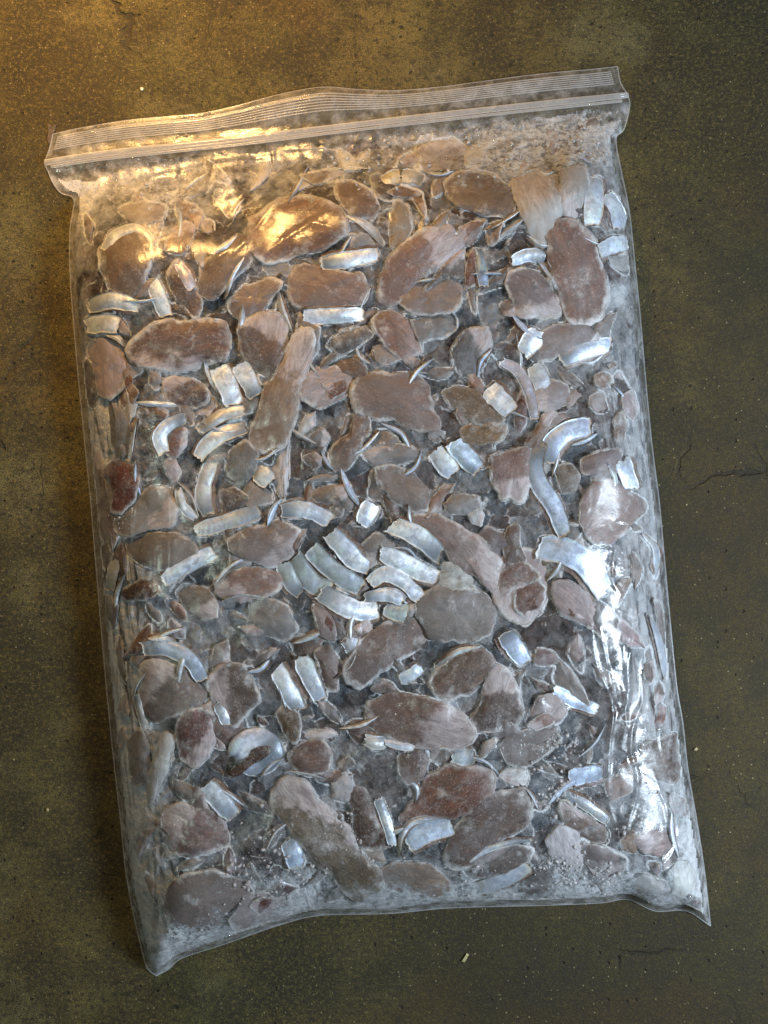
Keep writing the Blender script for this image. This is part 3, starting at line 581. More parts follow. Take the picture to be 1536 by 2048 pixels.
STRIP = [
# tint, depth mm, veil, width px, centre line, label
('s',-.4,0,36,[(642,527),(690,520),(757,508)],'bright white skin strip above the rosy brown chunk, top centre'),
('s',-.4,.05,36,[(606,634),(660,632),(728,628)],'white strip fading to grey directly below the rosy brown chunk'),
('s',0,.1,40,[(1190,352),(1189,400),(1184,450)],'silver strip turning blue black at its lower end, upper right corner'),
('s',-.2,.05,34,[(1214,388),(1236,425),(1238,458)],'curved silver strip against the right seam near the top'),
('s',-.4,0,36,[(1200,504),(1228,490),(1256,488)],'bright silver block against the right seam, just right of the long fillet'),
('s',.2,.3,30,[(1025,522),(1060,510),(1092,520)],'dim white strip lying above the mauve wedge'),
('n',.2,.1,24,[(955,495),(962,530),(968,572)],'dark blue upright skin strip with a bright edge'),
('w',.1,.1,16,[(692,430),(732,450),(768,492)],'thin white curved rind right of the broad orange lit chunk'),
('y',0,0,30,[(765,363),(782,356),(800,350)],'small golden cube under the zip'),
('w',.3,.3,30,[(802,352),(825,352),(845,360)],'dim pale strip right of the golden cube'),
('s',0,.1,34,[(176,614),(222,601),(277,612)],'arched white strip at the left edge, upper of two'),
('s',.1,.2,40,[(172,652),(205,646),(238,650)],'short grey white strip at the left edge, lower of two'),
('s',-.2,.05,34,[(305,562),(318,595),(332,632)],'short upright white strip beside the pointed brown slice'),
('p',-.6,0,26,[(356,525),(370,550),(384,578)],'pink edge strip on the pointed brown slice'),
('s',-.2,.1,46,[(437,735),(455,770),(468,808)],'left strip of the silver pair below the large flat chunk'),
('s',-.3,0,40,[(478,728),(496,760),(512,792)],'right strip of the silver pair below the large flat chunk'),
('s',-.5,0,30,[(372,836),(340,848),(320,872),(328,906)],'sickle shaped white strip left of centre'),
('w',0,.2,26,[(490,820),(445,830),(398,862)],'creamy strip above the rib shaped white strip'),
('s',-.2,.1,34,[(492,853),(445,868),(412,892),(396,915)],'rib shaped white strip with a jagged end below the creamy strip'),
('s',-.2,.1,34,[(424,922),(409,965),(407,1000),(418,1030)],'long upright white strip left of centre'),
('s',0,.1,22,[(356,978),(366,1012),(392,1036)],'slim curved strip left of the long upright strip'),
('w',-.2,.2,34,[(390,1062),(450,1045),(520,1022)],'blurred white strip lying across below the long upright strip'),
('s',.3,.3,40,[(508,932),(540,966)],'hazy bluish square at the end of the long tan slice'),
('s',-.4,.0,34,[(326,1162),(375,1131),(430,1103)],'slanting bright white strip on the left with a pale green end'),
('s',-.1,.15,38,[(562,1022),(612,1020),(662,1042)],'pale strip fading to green grey above the silver fan'),
('s',-.3,0,40,[(746,1006),(735,1026),(724,1050)],'short cream white block above the silver fan'),
('s',-.5,.05,42,[(660,1066),(692,1100),(712,1122),(738,1136)],'top left strip of the silver fan with a notch'),
('a',-.1,.15,44,[(622,1098),(655,1132),(690,1158),(724,1176)],'second strip of the silver fan, grey green'),
('a',0,.25,42,[(590,1112),(606,1145),(630,1170),(660,1180)],'dark green grey strip of the silver fan'),
('a',.2,.35,38,[(566,1125),(580,1160),(602,1185)],'outermost left strip of the silver fan, dull green'),
('s',-.4,0,44,[(640,1183),(678,1206),(718,1222),(758,1220)],'lavender white strip at the lower edge of the silver fan'),
('s',-.5,0,46,[(782,1050),(820,1064),(852,1084),(882,1112)],'uppermost right strip of the silver fan, very bright'),
('s',-.5,0,40,[(760,1106),(800,1122),(838,1142),(876,1156)],'middle right strip of the silver fan, very bright'),
('s',-.2,.1,34,[(738,1168),(770,1148),(806,1162),(842,1198)],'arched right strip of the silver fan above a bright chip'),
('s',-.7,0,26,[(728,1196),(768,1190),(806,1202)],'bright angular chip at the lower right of the silver fan'),
('a',.0,.1,40,[(772,1214),(795,1224),(815,1228)],'pale green scrap under the bright angular chip'),
('q',-.2,.1,36,[(285,1298),(335,1296),(382,1322),(406,1362)],'blue grey skin with fine stripes in the lower left'),
('s',0,0,14,[(295,1277),(325,1276),(352,1281)],'tiny white splinter above the striped blue grey skin'),
('w',-.2,.1,28,[(436,1405),(446,1425),(456,1448)],'cream block at the foot of the dimpled brown chunk'),
('s',.0,.2,40,[(553,1335),(574,1376),(598,1418)],'left of two parallel white strips, lower centre'),
('s',.0,.2,40,[(602,1314),(622,1358),(642,1400)],'right of two parallel white strips, lower centre'),
('s',-.4,0,44,[(412,1572),(440,1602),(468,1632)],'white block with a frosty crumbled end, lower left'),
('s',-.1,.1,24,[(756,1598),(774,1645),(786,1692)],'slim white edge strip on the pointed brown chunk'),
('w',-.5,0,16,[(798,1714),(803,1672),(830,1642),(900,1634)],'curved cream rind under the rich red brown chunk'),
('u',-.2,0,48,[(815,1688),(855,1662),(905,1652)],'pale blue silver piece under the rich red brown chunk'),
('w',-.3,0,13,[(925,1736),(970,1702),(1020,1686),(1066,1680)],'white crusted rim of the dark shell shaped slice'),
('w',0,.2,28,[(905,1786),(960,1776),(1022,1756),(1060,1732)],'bluish white curved band on the bottom edge'),
('u',-.2,.1,38,[(1140,1556),(1175,1550),(1206,1544)],'sparkling bluish white block, lower right'),
('w',-.1,.2,24,[(1125,1590),(1165,1606),(1215,1642)],'chalky diagonal strip above a dark brown slice, lower right'),
('w',.1,.2,34,[(905,1512),(926,1514),(948,1515)],'olive white square block, lower centre'),
('w',-.3,0,15,[(872,1334),(918,1304),(962,1294)],'creamy rim along the oval brown chunk'),
('s',.1,.2,28,[(800,1358),(822,1350),(842,1334)],'hazy white strip left of the oval chunk with creamy rim'),
('u',-.4,0,42,[(1010,1266),(1032,1298),(1052,1326)],'pale blue block right of the dull brown chunk'),
('u',-.2,.05,28,[(1108,1378),(1145,1400),(1196,1420)],'icy blue diagonal strip beside the glare lines'),
('u',-.7,.0,38,[(1086,884),(1068,925),(1080,970),(1108,1012),(1130,1072)],'long wavy silver strip right of centre'),
('u',-.4,.0,44,[(1182,852),(1135,864),(1106,890),(1096,926)],'curved silver blue strip right of the wavy strip'),
('u',-.3,.1,56,[(1076,1096),(1130,1102),(1178,1132),(1210,1184)],'broad arching blue silver strip by the right edge'),
('s',-.5,.0,44,[(1080,662),(1062,685),(1046,706)],'bright short silver strip left of the purple grey chunk'),
('u',-.4,.0,38,[(1122,722),(1170,700),(1222,688)],'bright blue tinged strip below the purple grey chunk'),
('p',-.4,.1,24,[(1002,722),(1036,742),(1060,790),(1070,840)],'curved lavender white rind, upper right'),
('w',.2,.3,40,[(1065,730),(1082,760),(1090,790)],'dim green white strip right of the lavender white rind'),
('s',-.7,0,44,[(976,776),(1000,800),(1024,824)],'very bright short silver strip left of the dark brown core'),
('s',.1,.25,44,[(870,902),(888,925),(908,948)],'hazy left strip of the paired teal strips'),
('a',-.3,.0,46,[(906,884),(930,912),(958,940)],'teal shimmering right strip of the paired teal strips'),
('s',-.2,.0,38,[(1246,920),(1254,948),(1266,978)],'small silver block by the right seam'),
('w',.2,.2,24,[(230,1120),(224,1150),(218,1180)],'white upright sliver on the left wall'),
('w',.1,.1,20,[(272,1390),(282,1425),(292,1460)],'slim white sliver left of the dark red brown chunk'),
('w',.2,.2,22,[(206,502),(232,468),(272,458),(302,482),(300,520)],'white curl in the upper left corner'),
('u',.2,.1,38,[(575,1682),(588,1710),(592,1735)],'blue white frosted nose piece above the long bottom chunk'),
('w',.3,.3,36,[(690,1278),(705,1292),(712,1310)],'bluish white scrap under the forked brown slice'),
('w',.2,.3,18,[(1300,1230),(1322,1290),(1330,1360)],'long pale curved rind inside the right seam'),
('w',.3,.3,16,[(1285,1070),(1312,1100),(1310,1160)],'pale hoop shaped rind near the right seam'),
('s',.3,.3,26,[(770,1480),(800,1488),(830,1492)],'blurred silver strip below the long flat chunk'),
('w',.3,.3,30,[(730,1478),(752,1486),(775,1484)],'faint cream block left under the long flat chunk'),
]
# ------------------------------------------------------------------ concrete floor
V = np.array([(-1.5, -1.5, 0), (1.5, -1.5, 0), (1.5, 1.5, 0), (-1.5, 1.5, 0)], float)
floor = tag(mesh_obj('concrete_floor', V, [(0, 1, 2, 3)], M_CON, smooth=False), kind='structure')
M_CRACK = mat_plain('crack_dirt', (0.014, 0.011, 0.007), (0.035, 0.027, 0.014), 0.9)
CRACKS = [([(428,-5),(421,25),(416,60),(424,80),(412,108),(410,120)], 3.2), ([(178,85),(182,110),(172,130),(160,146),(155,168)], 3.0),
          ([(275,5),(268,40),(255,70),(247,95)], 2.0), ([(470,110),(488,135),(505,160),(492,185)], 1.8), ([(340,185),(355,175),(372,158)], 1.8),
          ([(83,912),(80,940),(84,965),(86,992)], 2.6), ([(27,952),(45,945),(60,938),(79,936)], 1.6), ([(-5,1272),(30,1268),(62,1258),(90,1270)], 1.6),
          ([(1270,280),(1300,262),(1335,250),(1372,255)], 1.6), ([(600,1850),(604,1880),(590,1915),(575,1935)], 1.4), ([(640,1870),(690,1872),(720,1862)], 1.1),
          ([(1290,690),(1320,655),(1330,610)], 1.2)]
for i, (pts, wd) in enumerate(CRACKS):
    c = catmull(pts, 60); c = c+np.stack([fbm(c[:, 1], c[:, 0], 14, 3, i+60), fbm(c[:, 0], c[:, 1], 14, 3, i+90)], 1)*2.5
    t = np.gradient(c, axis=0); nrm = np.stack([-t[:, 1], t[:, 0]], 1)/np.linalg.norm(t, axis=1)[:, None]
    hw_ = (wd*0.5*(0.35+0.9*np.abs(fbm(c[:, 0], c[:, 1], 22, 3, i+7)))*np.sin(np.linspace(0.12, math.pi-0.12, 60))**0.5)[:, None]
    L = c+nrm*hw_; R = c-nrm*hw_
    V = np.vstack([unpx(L[:, 0], L[:, 1], 0.00015), unpx(R[:, 0], R[:, 1], 0.00015)])
    F = [(k, k+1, 61+k, 60+k) for k in range(59)]
    mesh_obj('crack', V, F, M_CRACK, floor)

# loose sand grains on the floor
def blobs(spots, radii, squash=0.7, jit=0.35):
    """many little rounded lumps, 20 triangles each, in one mesh"""
    t = (1+5**.5)/2
    iv = np.array([(-1,t,0),(1,t,0),(-1,-t,0),(1,-t,0),(0,-1,t),(0,1,t),(0,-1,-t),(0,1,-t),(t,0,-1),(t,0,1),(-t,0,-1),(-t,0,1)], float)/math.hypot(1, t)
    fi = np.array([(0,11,5),(0,5,1),(0,1,7),(0,7,10),(0,10,11),(1,5,9),(5,11,4),(11,10,2),(10,7,6),(7,1,8),(3,9,4),(3,4,2),(3,2,6),(3,6,8),(3,8,9),(4,9,5),(2,4,11),(6,2,10),(8,6,7),(9,8,1)])
    n = len(spots); spots = np.asarray(spots, float); radii = np.asarray(radii, float)
    V = iv[None]*(1+rng.uniform(-jit, jit, (n, 12, 1)))*radii[:, None, None]
    a = rng.uniform(0, 6.28, n); ca, sa = np.cos(a), np.sin(a); st = rng.uniform(0.75, 1.3, n)
    x = V[..., 0]*st[:, None]; y = V[..., 1]/st[:, None]
    V = np.stack([x*ca[:, None]-y*sa[:, None], x*sa[:, None]+y*ca[:, None], V[..., 2]*squash], -1)+spots[:, None]
    F = (fi[None]+12*np.arange(n)[:, None, None]).reshape(-1, 3)
    return V.reshape(-1, 3), F
n = 700
gx_ = rng.uniform(-20, 1556, n); gy_ = rng.uniform(-20, 2068, n)
ok = samp(DB, np.clip(gx_, 0, 1535), np.clip(gy_, 0, 2047)) < -4
gx_, gy_ = gx_[ok], gy_[ok]
rr = 0.00016+0.00028*rng.random(len(gx_))**4
V, F = blobs(np.column_stack([unpx(gx_, gy_, 0.0)[:, :2], rr*0.35]), rr)
M_GRIT = mat_plain('sand_grain', (0.20, 0.15, 0.07), (0.46, 0.38, 0.22), 0.6, 700)
tag(mesh_obj('sand_grains', V, F, M_GRIT), 'fine pale sand grains scattered over the concrete floor', 'sand', kind='stuff')

def solid_poly(name, pts, z0, h, mat, label, cat, bev=0.7):
    P = np.array(pts, float); n = len(P); c = P.mean(0)
    rings = []
    for f, z in ((1.0, 0), (1.02, h*0.55), (bev, h)):
        q = c+(P-c)*f; rings.append(unpx(q[:, 0], q[:, 1], z0+z))
    V = np.vstack(rings+[unpx(c[:1], c[1:], z0+h)])
    F = [(r*n+i, r*n+(i+1) % n, (r+1)*n+(i+1) % n, (r+1)*n+i) for r in (0, 1) for i in range(n)]
    F += [(2*n+i, 2*n+(i+1) % n, 3*n) for i in range(n)]
    return tag(mesh_obj(name, V, [f[::-1] for f in F], mat, smooth=False), label, cat)
solid_poly('straw_chip', [(923,1922),(933,1907),(938,1909),(929,1925)], 0.0002, 0.0009, mat_plain('straw', (0.30, 0.24, 0.11), (0.50, 0.42, 0.22)), 'pale straw chip lying on the concrete below the bag', 'chip')
solid_poly('white_pebble', [(280,176),(283,174),(287,176),(286,181),(282,181)], 0.0, 0.0012, mat_plain('white_stone', (0.6, 0.58, 0.5), (0.75, 0.73, 0.66)), 'tiny white pebble on the concrete above the left end of the zip', 'pebble')
solid_poly('tan_pebble', [(1388,1497),(1393,1494),(1396,1498),(1393,1502),(1388,1501)], 0.0, 0.0011, M_GRIT, 'tiny tan pebble on the concrete right of the bag', 'pebble')
solid_poly('pale_pebble', [(92,1617),(95,1615),(98,1619),(97,1624),(93,1623)], 0.0, 0.0011, M_GRIT, 'tiny pale pebble on the concrete left of the bag', 'pebble')
solid_poly('dark_flake', [(94,247),(104,252),(112,249),(110,262),(104,275),(98,292),(94,280),(97,262)], 0.0001, 0.0006, mat_plain('dark_flake', (0.03, 0.022, 0.018), (0.085, 0.065, 0.055)), 'dark brown flake at the upper left corner of the bag', 'flake', 0.9)

# ------------------------------------------------------------------ fish pieces
MASK = np.zeros(GX.shape)            # where pieces lie
def poly_mesh(pts, depth, seed, dome=1.7, n=56, rough=1.0, body=5.0):
    o = catmull(pts, n, True, 0.12)
    c = o.mean(0)
    size = np.sqrt(((o-c)**2).sum(1).mean())
    t = np.roll(o, -1, 0)-np.roll(o, 1, 0); nr = np.stack([t[:, 1], -t[:, 0]], 1)/(np.linalg.norm(t, axis=1)[:, None]+1e-9)
    j = fbm(o[:, 0], o[:, 1], 26, 4, seed+100, 0.75)*min(4.0, size*0.07)*rough+fbm(o[:, 0], o[:, 1], 62, 2, seed+140)*size*0.08*rough+size*0.10*rough
    o = o+nr*j[:, None]
    for _ in range(14):                      # nothing reaches past the film
        bad = samp(DB, o[:, 0], o[:, 1]) < 13
        if not bad.any(): break
        o[bad] = c+(o[bad]-c)*0.92
    tilt = rng.normal(0, 1.6, 2)*rough
    V = []; E = []
    def z_at(q, f, drop=0.0):
        tt = samp(T, q[:, 0], q[:, 1])
        z = tt-2.3-depth+dome*min(1, size/34)*(1-f**2.6)-drop
        z += ((q-c)/max(size, 1)) @ tilt*0.5+fbm(q[:, 0], q[:, 1], 34, 3, seed+5)*0.8+fbm(q[:, 0], q[:, 1], 12, 2, seed+8)*0.22
        return np.maximum(np.minimum(z, tt-0.45-depth*0.35+0.1*fbm(q[:, 0], q[:, 1], 30, 2, seed+9)-drop), 0.7)
    for f, drop in ((1.03, body), (1.03, 0.9), (1.0, 0.12), (0.95, 0), (0.86, 0), (0.72, 0), (0.55, 0), (0.36, 0), (0.17, 0)):
        q = c+(o-c)*f
        z = np.maximum(z_at(q, min(f, 1.0), drop), 0.4)
        V.append(unpx(q[:, 0], q[:, 1], z*1e-3)); E.append(np.full(len(q), min(f, 1.0)))
    zc = z_at(c[None], 0.0)
    V.append(unpx(c[None, 0], c[None, 1], zc*1e-3)); E.append([0])
    nr_ = len(V)-1
    F = [tuple(f) for f in grid_faces(nr_, n, True)]
    F += [((nr_-1)*n+i, (nr_-1)*n+(i+1) % n, nr_*n) for i in range(n)]
    rim = c+(o-c)*1.0
    zr = z_at(rim, 1.0)+0.12
    return np.vstack(V), F, np.concatenate(E), unpx(rim[:, 0], rim[:, 1], zr*1e-3), o, c
def localise(V, ang):
    c = V.mean(0); c[2] = V[:, 2].max()
    ca, sa = math.cos(-ang), math.sin(-ang)
    d = V-c
    return np.stack([d[:, 0]*ca-d[:, 1]*sa, d[:, 0]*sa+d[:, 1]*ca, d[:, 2]], 1), c
def apply_local(P, c, ang):
    ca, sa = math.cos(-ang), math.sin(-ang); d = P-c
    return np.stack([d[:, 0]*ca-d[:, 1]*sa, d[:, 0]*sa+d[:, 1]*ca, d[:, 2]], 1)
def rim_mesh(path, seed, r0):
    n = len(path); P = np.vstack([path, path[:1]])
    k = np.arange(n+1) % n
    u = path[k]*1e3
    th0 = rng.uniform(0, 6.28); cc = path.mean(0); ang_ = np.arctan2(P[:, 1]-cc[1], P[:, 0]-cc[0]); lop = 0.55+0.45*np.cos(ang_-th0)
    rad = r0*(0.32+1.7*lop**2.5)*np.clip(0.85+0.5*fbm(u[:, 0], u[:, 1], 3.2, 3, seed)+0.5*fbm(u[:, 0], u[:, 1], 11, 2, seed+3), 0.12, 2.0)
    return tube(P, rad, 6, 0.75)
def add_meat(kind, depth, veil, pts, label=None, group=None, seed=0, name='fish_chunk', cat='fish chunk', rim=0.00062, n=56):
    V, F, E, rp, o, c = poly_mesh(pts, depth, seed, n=n)
    q = o-o.mean(0); w_, v_ = np.linalg.eigh(q.T @ q); ax = v_[:, 1]; ang = math.atan2(-ax[1], ax[0])
    L, cen = localise(V, ang)
    sa = rng.uniform(0, 6.28); ext = max(np.abs(L[:, :2]).max(), 1e-4)
    ob = mesh_obj(name, L, F, M_FLESH, None, dict(edge=E, side=(L[:, 0]*math.cos(sa)+L[:, 1]*math.sin(sa))/ext))
    ob.location = cen; ob.rotation_euler[2] = ang
    b = np.array(TINT[kind])*rng.uniform(0.58, 1.22)
    ob.color = tuple(np.clip(b*rng.uniform(0.95, 1.05, 3), 0, 1))+(1,)
    ob['veil'] = float(veil)
    tag(ob, label, cat, group)
    if rim > 0:
        rv, rf = rim_mesh(rp, seed+31, rim)
        mesh_obj('frost_rim', apply_local(rv, cen, ang), rf, M_RIM, ob)
    return ob, o
SKT = dict(s=(0.76, 0.80, 0.83), n=(0.07, 0.10, 0.15), w=(0.60, 0.58, 0.53), y=(0.62, 0.47, 0.16), p=(0.52, 0.44, 0.46), a=(0.36, 0.42, 0.41), q=(0.32, 0.38, 0.45), u=(0.55, 0.64, 0.80))
def soft0(a): return blur(a, 3)
def add_strip(kind, depth, veil, width, pts, label, seed=0, name='fish_strip'):
    n = 34; c = catmull(pts, n)
    t = np.gradient(c, axis=0); t /= np.linalg.norm(t, axis=1)[:, None]
    nr = np.stack([-t[:, 1], t[:, 0]], 1)
    s = np.linspace(0, 1, n)
    thin = width < 20
    wd = width*0.5*0.95*(1+0.13*fbm(s*60, s*0+seed, 14, 4, seed))
    wd = wd*(np.clip(np.sin(np.clip(s, 0.03, 0.97)*math.pi), 0, 1)**(0.6 if thin else 0.10))
    slant = rng.normal(0, 0.16)*width*0.5
    us = np.linspace(-1, 1, 9)
    arch = 0.8*np.sin(s*math.pi)+0.2; lean = rng.normal(0, 0.7); pitch = rng.normal(0, 1.0)
    def surf(scale, drop, shift=0.0):
        out = []
        for u in us:
            e = ((s-0.5)*2)**9
            q = c+nr*(wd*u*scale+shift)[:, None]+t*(slant*u*e+fbm(np.full(n, u*20+seed), s*9, 7, 3, seed+2)*3.5*np.abs(e))[:, None]
            tt = samp(T, q[:, 0], q[:, 1])
            z = tt-1.6-depth+1.5*arch*(1-0.95*u*u)-0.3+lean*u+pitch*(s-0.5)+0.25*fbm(q[:, 0], q[:, 1], 24, 3, seed+4)-drop*(0.4+0.6*abs(u)**3)
            out.append(unpx(q[:, 0], q[:, 1], np.maximum(np.minimum(z, tt+0.2), 0.8)*1e-3))
        return np.stack(out, 1)
    top = surf(1.0, 0.0)
    low = surf(1.0, 0.7); low[..., 2] -= 0.0006
    def shell(top, low):
        k = len(us)
        V = np.vstack([top.reshape(-1, 3), low.reshape(-1, 3)]); m = n*k
        F = [tuple(f) for f in grid_faces(n, k)]+[tuple(f[::-1]+m) for f in grid_faces(n, k)]
        rim = [i*k for i in range(n)]+[(n-1)*k+j for j in range(1, k)]+[i*k+k-1 for i in range(n-2, -1, -1)]+[j for j in range(k-2, 0, -1)]
        F += [(rim[i], rim[i]+m, rim[(i+1) % len(rim)]+m, rim[(i+1) % len(rim)]) for i in range(len(rim))]
        return V, F
    V, F = shell(top, low)
    E = np.maximum(np.abs(us)[None, :]*np.ones((n, 1)), np.abs(s-0.5)[:, None]*2*np.ones((1, 9)))
    AL = s[:, None]*np.ones((1, 9)) if (seed % 2) else (1-s)[:, None]*np.ones((1, 9))
    ang = math.atan2(-(pts[-1][1]-pts[0][1]), pts[-1][0]-pts[0][0])
    L, cen = localise(V, ang)
    ob = mesh_obj(name, L, F, M_SKIN, None, dict(edge=np.tile(E.ravel(), 2), along=np.tile(AL.ravel(), 2)))
    ob.location = cen; ob.rotation_euler[2] = ang
    ob.color = tuple(np.clip(np.array(SKT[kind])*rng.uniform(0.93, 1.06), 0, 1))+(1,)
    ob['veil'] = float(veil)
    tag(ob, label, 'fish strip', 'skin strips frozen in the bag')
    # the flesh the skin sits on shows as a brown edge along one side
    sh = (1 if rng.random() < .5 else -1)*(width*0.10+2.5)
    t2 = surf(1.07, 0.3, sh); t2[..., 2] -= 0.0014; l2 = surf(1.07, 0.3, sh); l2[..., 2] = np.maximum(l2[..., 2]-0.006, 0.0006)
    V2, F2 = shell(t2, l2)
    fl = mesh_obj('flesh', apply_local(V2, cen, ang), F2, M_FLESH, ob, dict(edge=np.tile(E.ravel()*0.8, 2)))
    fl.color = (0.16, 0.085, 0.05, 1); fl['veil'] = 0.0
    poly = np.vstack([c+nr*wd[:, None], (c-nr*wd[:, None])[::-1]])
    return poly

MP = []
GRP = 'fish chunks frozen in the bag'
for i, (k, d, v, pts, lab) in enumerate(MEAT):
    a = np.array(pts, float); big = np.ptp(a, 0).max()
    _, o = add_meat(k, d, v, pts, lab, GRP, seed=200+i*7, rim=0.00056 if big > 70 else 0.0004)
    MP.append(o)
for i, (k, d, v, wd, pts, lab) in enumerate(STRIP):
    MP.append(add_strip(k, d, v, wd, pts, lab, seed=900+i))

# the curled silver piece with its dark core
def curled_piece():
    a = np.linspace(0, 2*math.pi, 40, endpoint=False)
    pts = np.stack([511+50*np.cos(a)*(1+.06*np.cos(2*a)), 1503+46*np.sin(a)], 1)
    pts[(a > 2.2) & (a < 2.9)] += (8, -5)
    V, F, E, rp, o, c = poly_mesh(pts, -0.2, 77, dome=2.6, n=64, rough=0.3)
    L, cen = localise(V, 0.5)
    ob = mesh_obj('curled_fish_piece', L, F, M_SKIN, None, dict(edge=np.where(E < 0.4, 0.2, E*0.9), along=np.tile(0.5+0.6*np.cos(np.linspace(0, 6.283, 64, endpoint=False)-0.3), 9).tolist()+[0.3]))
    ob.location = cen; ob.rotation_euler[2] = 0.5; ob.color = (0.62, 0.67, 0.78, 1); ob['veil'] = 0.0
    tag(ob, 'round curled silver piece with a dark slit in its middle, lower left', 'fish piece')
    core = [(458,1545),(478,1530),(498,1514),(503,1500),(518,1494),(540,1494),(536,1508),(522,1520),(500,1532),(482,1548),(464,1554)]
    V2, F2, E2, rp2, o2, c2 = poly_mesh(core, -2.9, 79, dome=0.5, n=40, rough=0.4, body=2.0)
    k = mesh_obj('core', apply_local(V2, cen, 0.5), F2, M_FLESH, ob, dict(edge=E2*0.6)); k.color = (0.022, 0.009, 0.006, 1); k['veil'] = 0.0
    MP.append(o)
curled_piece()
for o in MP:
    x0, y0 = np.maximum(((o.min(0)-6)/ST).astype(int), 0); x1, y1 = ((o.max(0)+6)/ST).astype(int)+1
    sub = inside(o, GX[y0:y1, x0:x1], GY[y0:y1, x0:x1])
    MASK[y0:y1, x0:x1] = np.maximum(MASK[y0:y1, x0:x1], sub)

# smaller scraps wedged into what is left
free = (MASK < .5) & (DB > 22) & (SZ > 45)
cand = np.argwhere(free); rng.shuffle(cand)
near = blur(MASK, 3)
placed = []; npl = 0
CNAME = dict(r='reddish', k='blackish', g='grey brown', m='mauve', b='brown', w='whitish', p='pinkish', t='tan')
CEN = np.array([np.mean(r[3], 0) for r in MEAT]+[np.mean(r[4], 0) for r in STRIP])
def shorten(t):
    w_ = t.replace(',', '').split()
    n_ = 7
    while n_ > 2 and w_[n_-1 if n_ <= len(w_) else -1] in ('a', 'the', 'of', 'with', 'by', 'and', 'in', 'on', 'at', 'its', 'under', 'below', 'above', 'to', 'from', 'right', 'left', 'upper', 'lower', 'just', 'two'): n_ -= 1
    return ' '.join(w_[:n_])
SHORT = [shorten(r[4]) for r in MEAT]+[shorten(r[5]) for r in STRIP]
used_lab = set()
for iy, ix in cand:
    x, y = ix*ST, iy*ST
    if near[iy, ix] > 0.45: continue
    R = float(np.clip(rng.normal(30, 9), 13, 50))
    if any((x-a)**2+(y-b)**2 < (0.62*(r+R))**2 for a, b, r in placed): continue
    m = rng.integers(4, 8); an = np.sort(rng.uniform(0, 6.28, m)+0); an = np.linspace(0, 6.28, m, endpoint=False)+rng.uniform(-.45, .45, m)
    el = rng.uniform(0.5, 0.95); th = rng.uniform(0, 3.14)
    if x < 260 and y > 650: th = 1.45; el = 0.3; R *= 1.4
    rad = R*rng.uniform(0.6, 1.35, m)
    px, py = rad*np.cos(an), rad*el*np.sin(an)
    pts = np.stack([x+px*math.cos(th)-py*math.sin(th), y+px*math.sin(th)+py*math.cos(th)], 1)
    sh_ = rng.random()
    if sh_ < 0.45:        # pointed lens
        hw2 = R*rng.uniform(0.3, 0.55); L2 = R*rng.uniform(1.1, 1.6); bnd = rng.uniform(-.35, .35)*R
        lp = np.array([(-L2, 0), (-L2*.5, hw2*.8+bnd*.7), (0, hw2+bnd), (L2*.55, hw2*.7+bnd*.7), (L2, 0), (L2*.5, -hw2*.7+bnd*.7), (0, -hw2+bnd), (-L2*.5, -hw2*.75+bnd*.7)])
    elif sh_ < 0.75:      # torn wedge
        lp = np.array([(-R*1.1, -R*rng.uniform(.1, .4)), (-R*.7, R*.35), (R*.3, R*rng.uniform(.5, .9)), (R*1.1, R*rng.uniform(-.2, .4)), (R*.4, -R*rng.uniform(.2, .6))])
    if sh_ < 0.75: pts = np.stack([x+lp[:, 0]*math.cos(th)-lp[:, 1]*math.sin(th), y+lp[:, 0]*math.sin(th)+lp[:, 1]*math.cos(th)], 1)
    kind = rng.choice(list('kkgrbgmkbwbgtpr'))
    if SZ[iy, ix] < 120: kind = rng.choice(list('gmwwmbpw'))
    dd = np.hypot(CEN[:, 0]-x, CEN[:, 1]-y); order = np.argsort(dd)
    lab = None
    for q in order[:6]:
        dx, dy = x-CEN[q, 0], y-CEN[q, 1]
        side = ('right of' if dx > 0 else 'left of') if abs(dx) > abs(dy) else ('below' if dy > 0 else 'above')
        lab = 'small %s frosted scrap just %s the %s' % (CNAME[kind], side, SHORT[q])
        if lab not in used_lab: break
    used_lab.add(lab)
    ob, o = add_meat(kind, float(rng.uniform(0.7, 1.9)), float(rng.uniform(.0, .35)), pts.tolist(), lab, 'small scraps between the larger fish pieces', seed=3000+npl, name='fish_scrap', cat='fish scrap', rim=0.00036, n=36)
    placed.append((x, y, R)); npl += 1
    x0, y0 = np.maximum(((o.min(0)-6)/ST).astype(int), 0); x1, y1 = ((o.max(0)+6)/ST).astype(int)+1
    MASK[y0:y1, x0:x1] = np.maximum(MASK[y0:y1, x0:x1], inside(o, GX[y0:y1, x0:x1], GY[y0:y1, x0:x1]))
    if npl >= 190: break
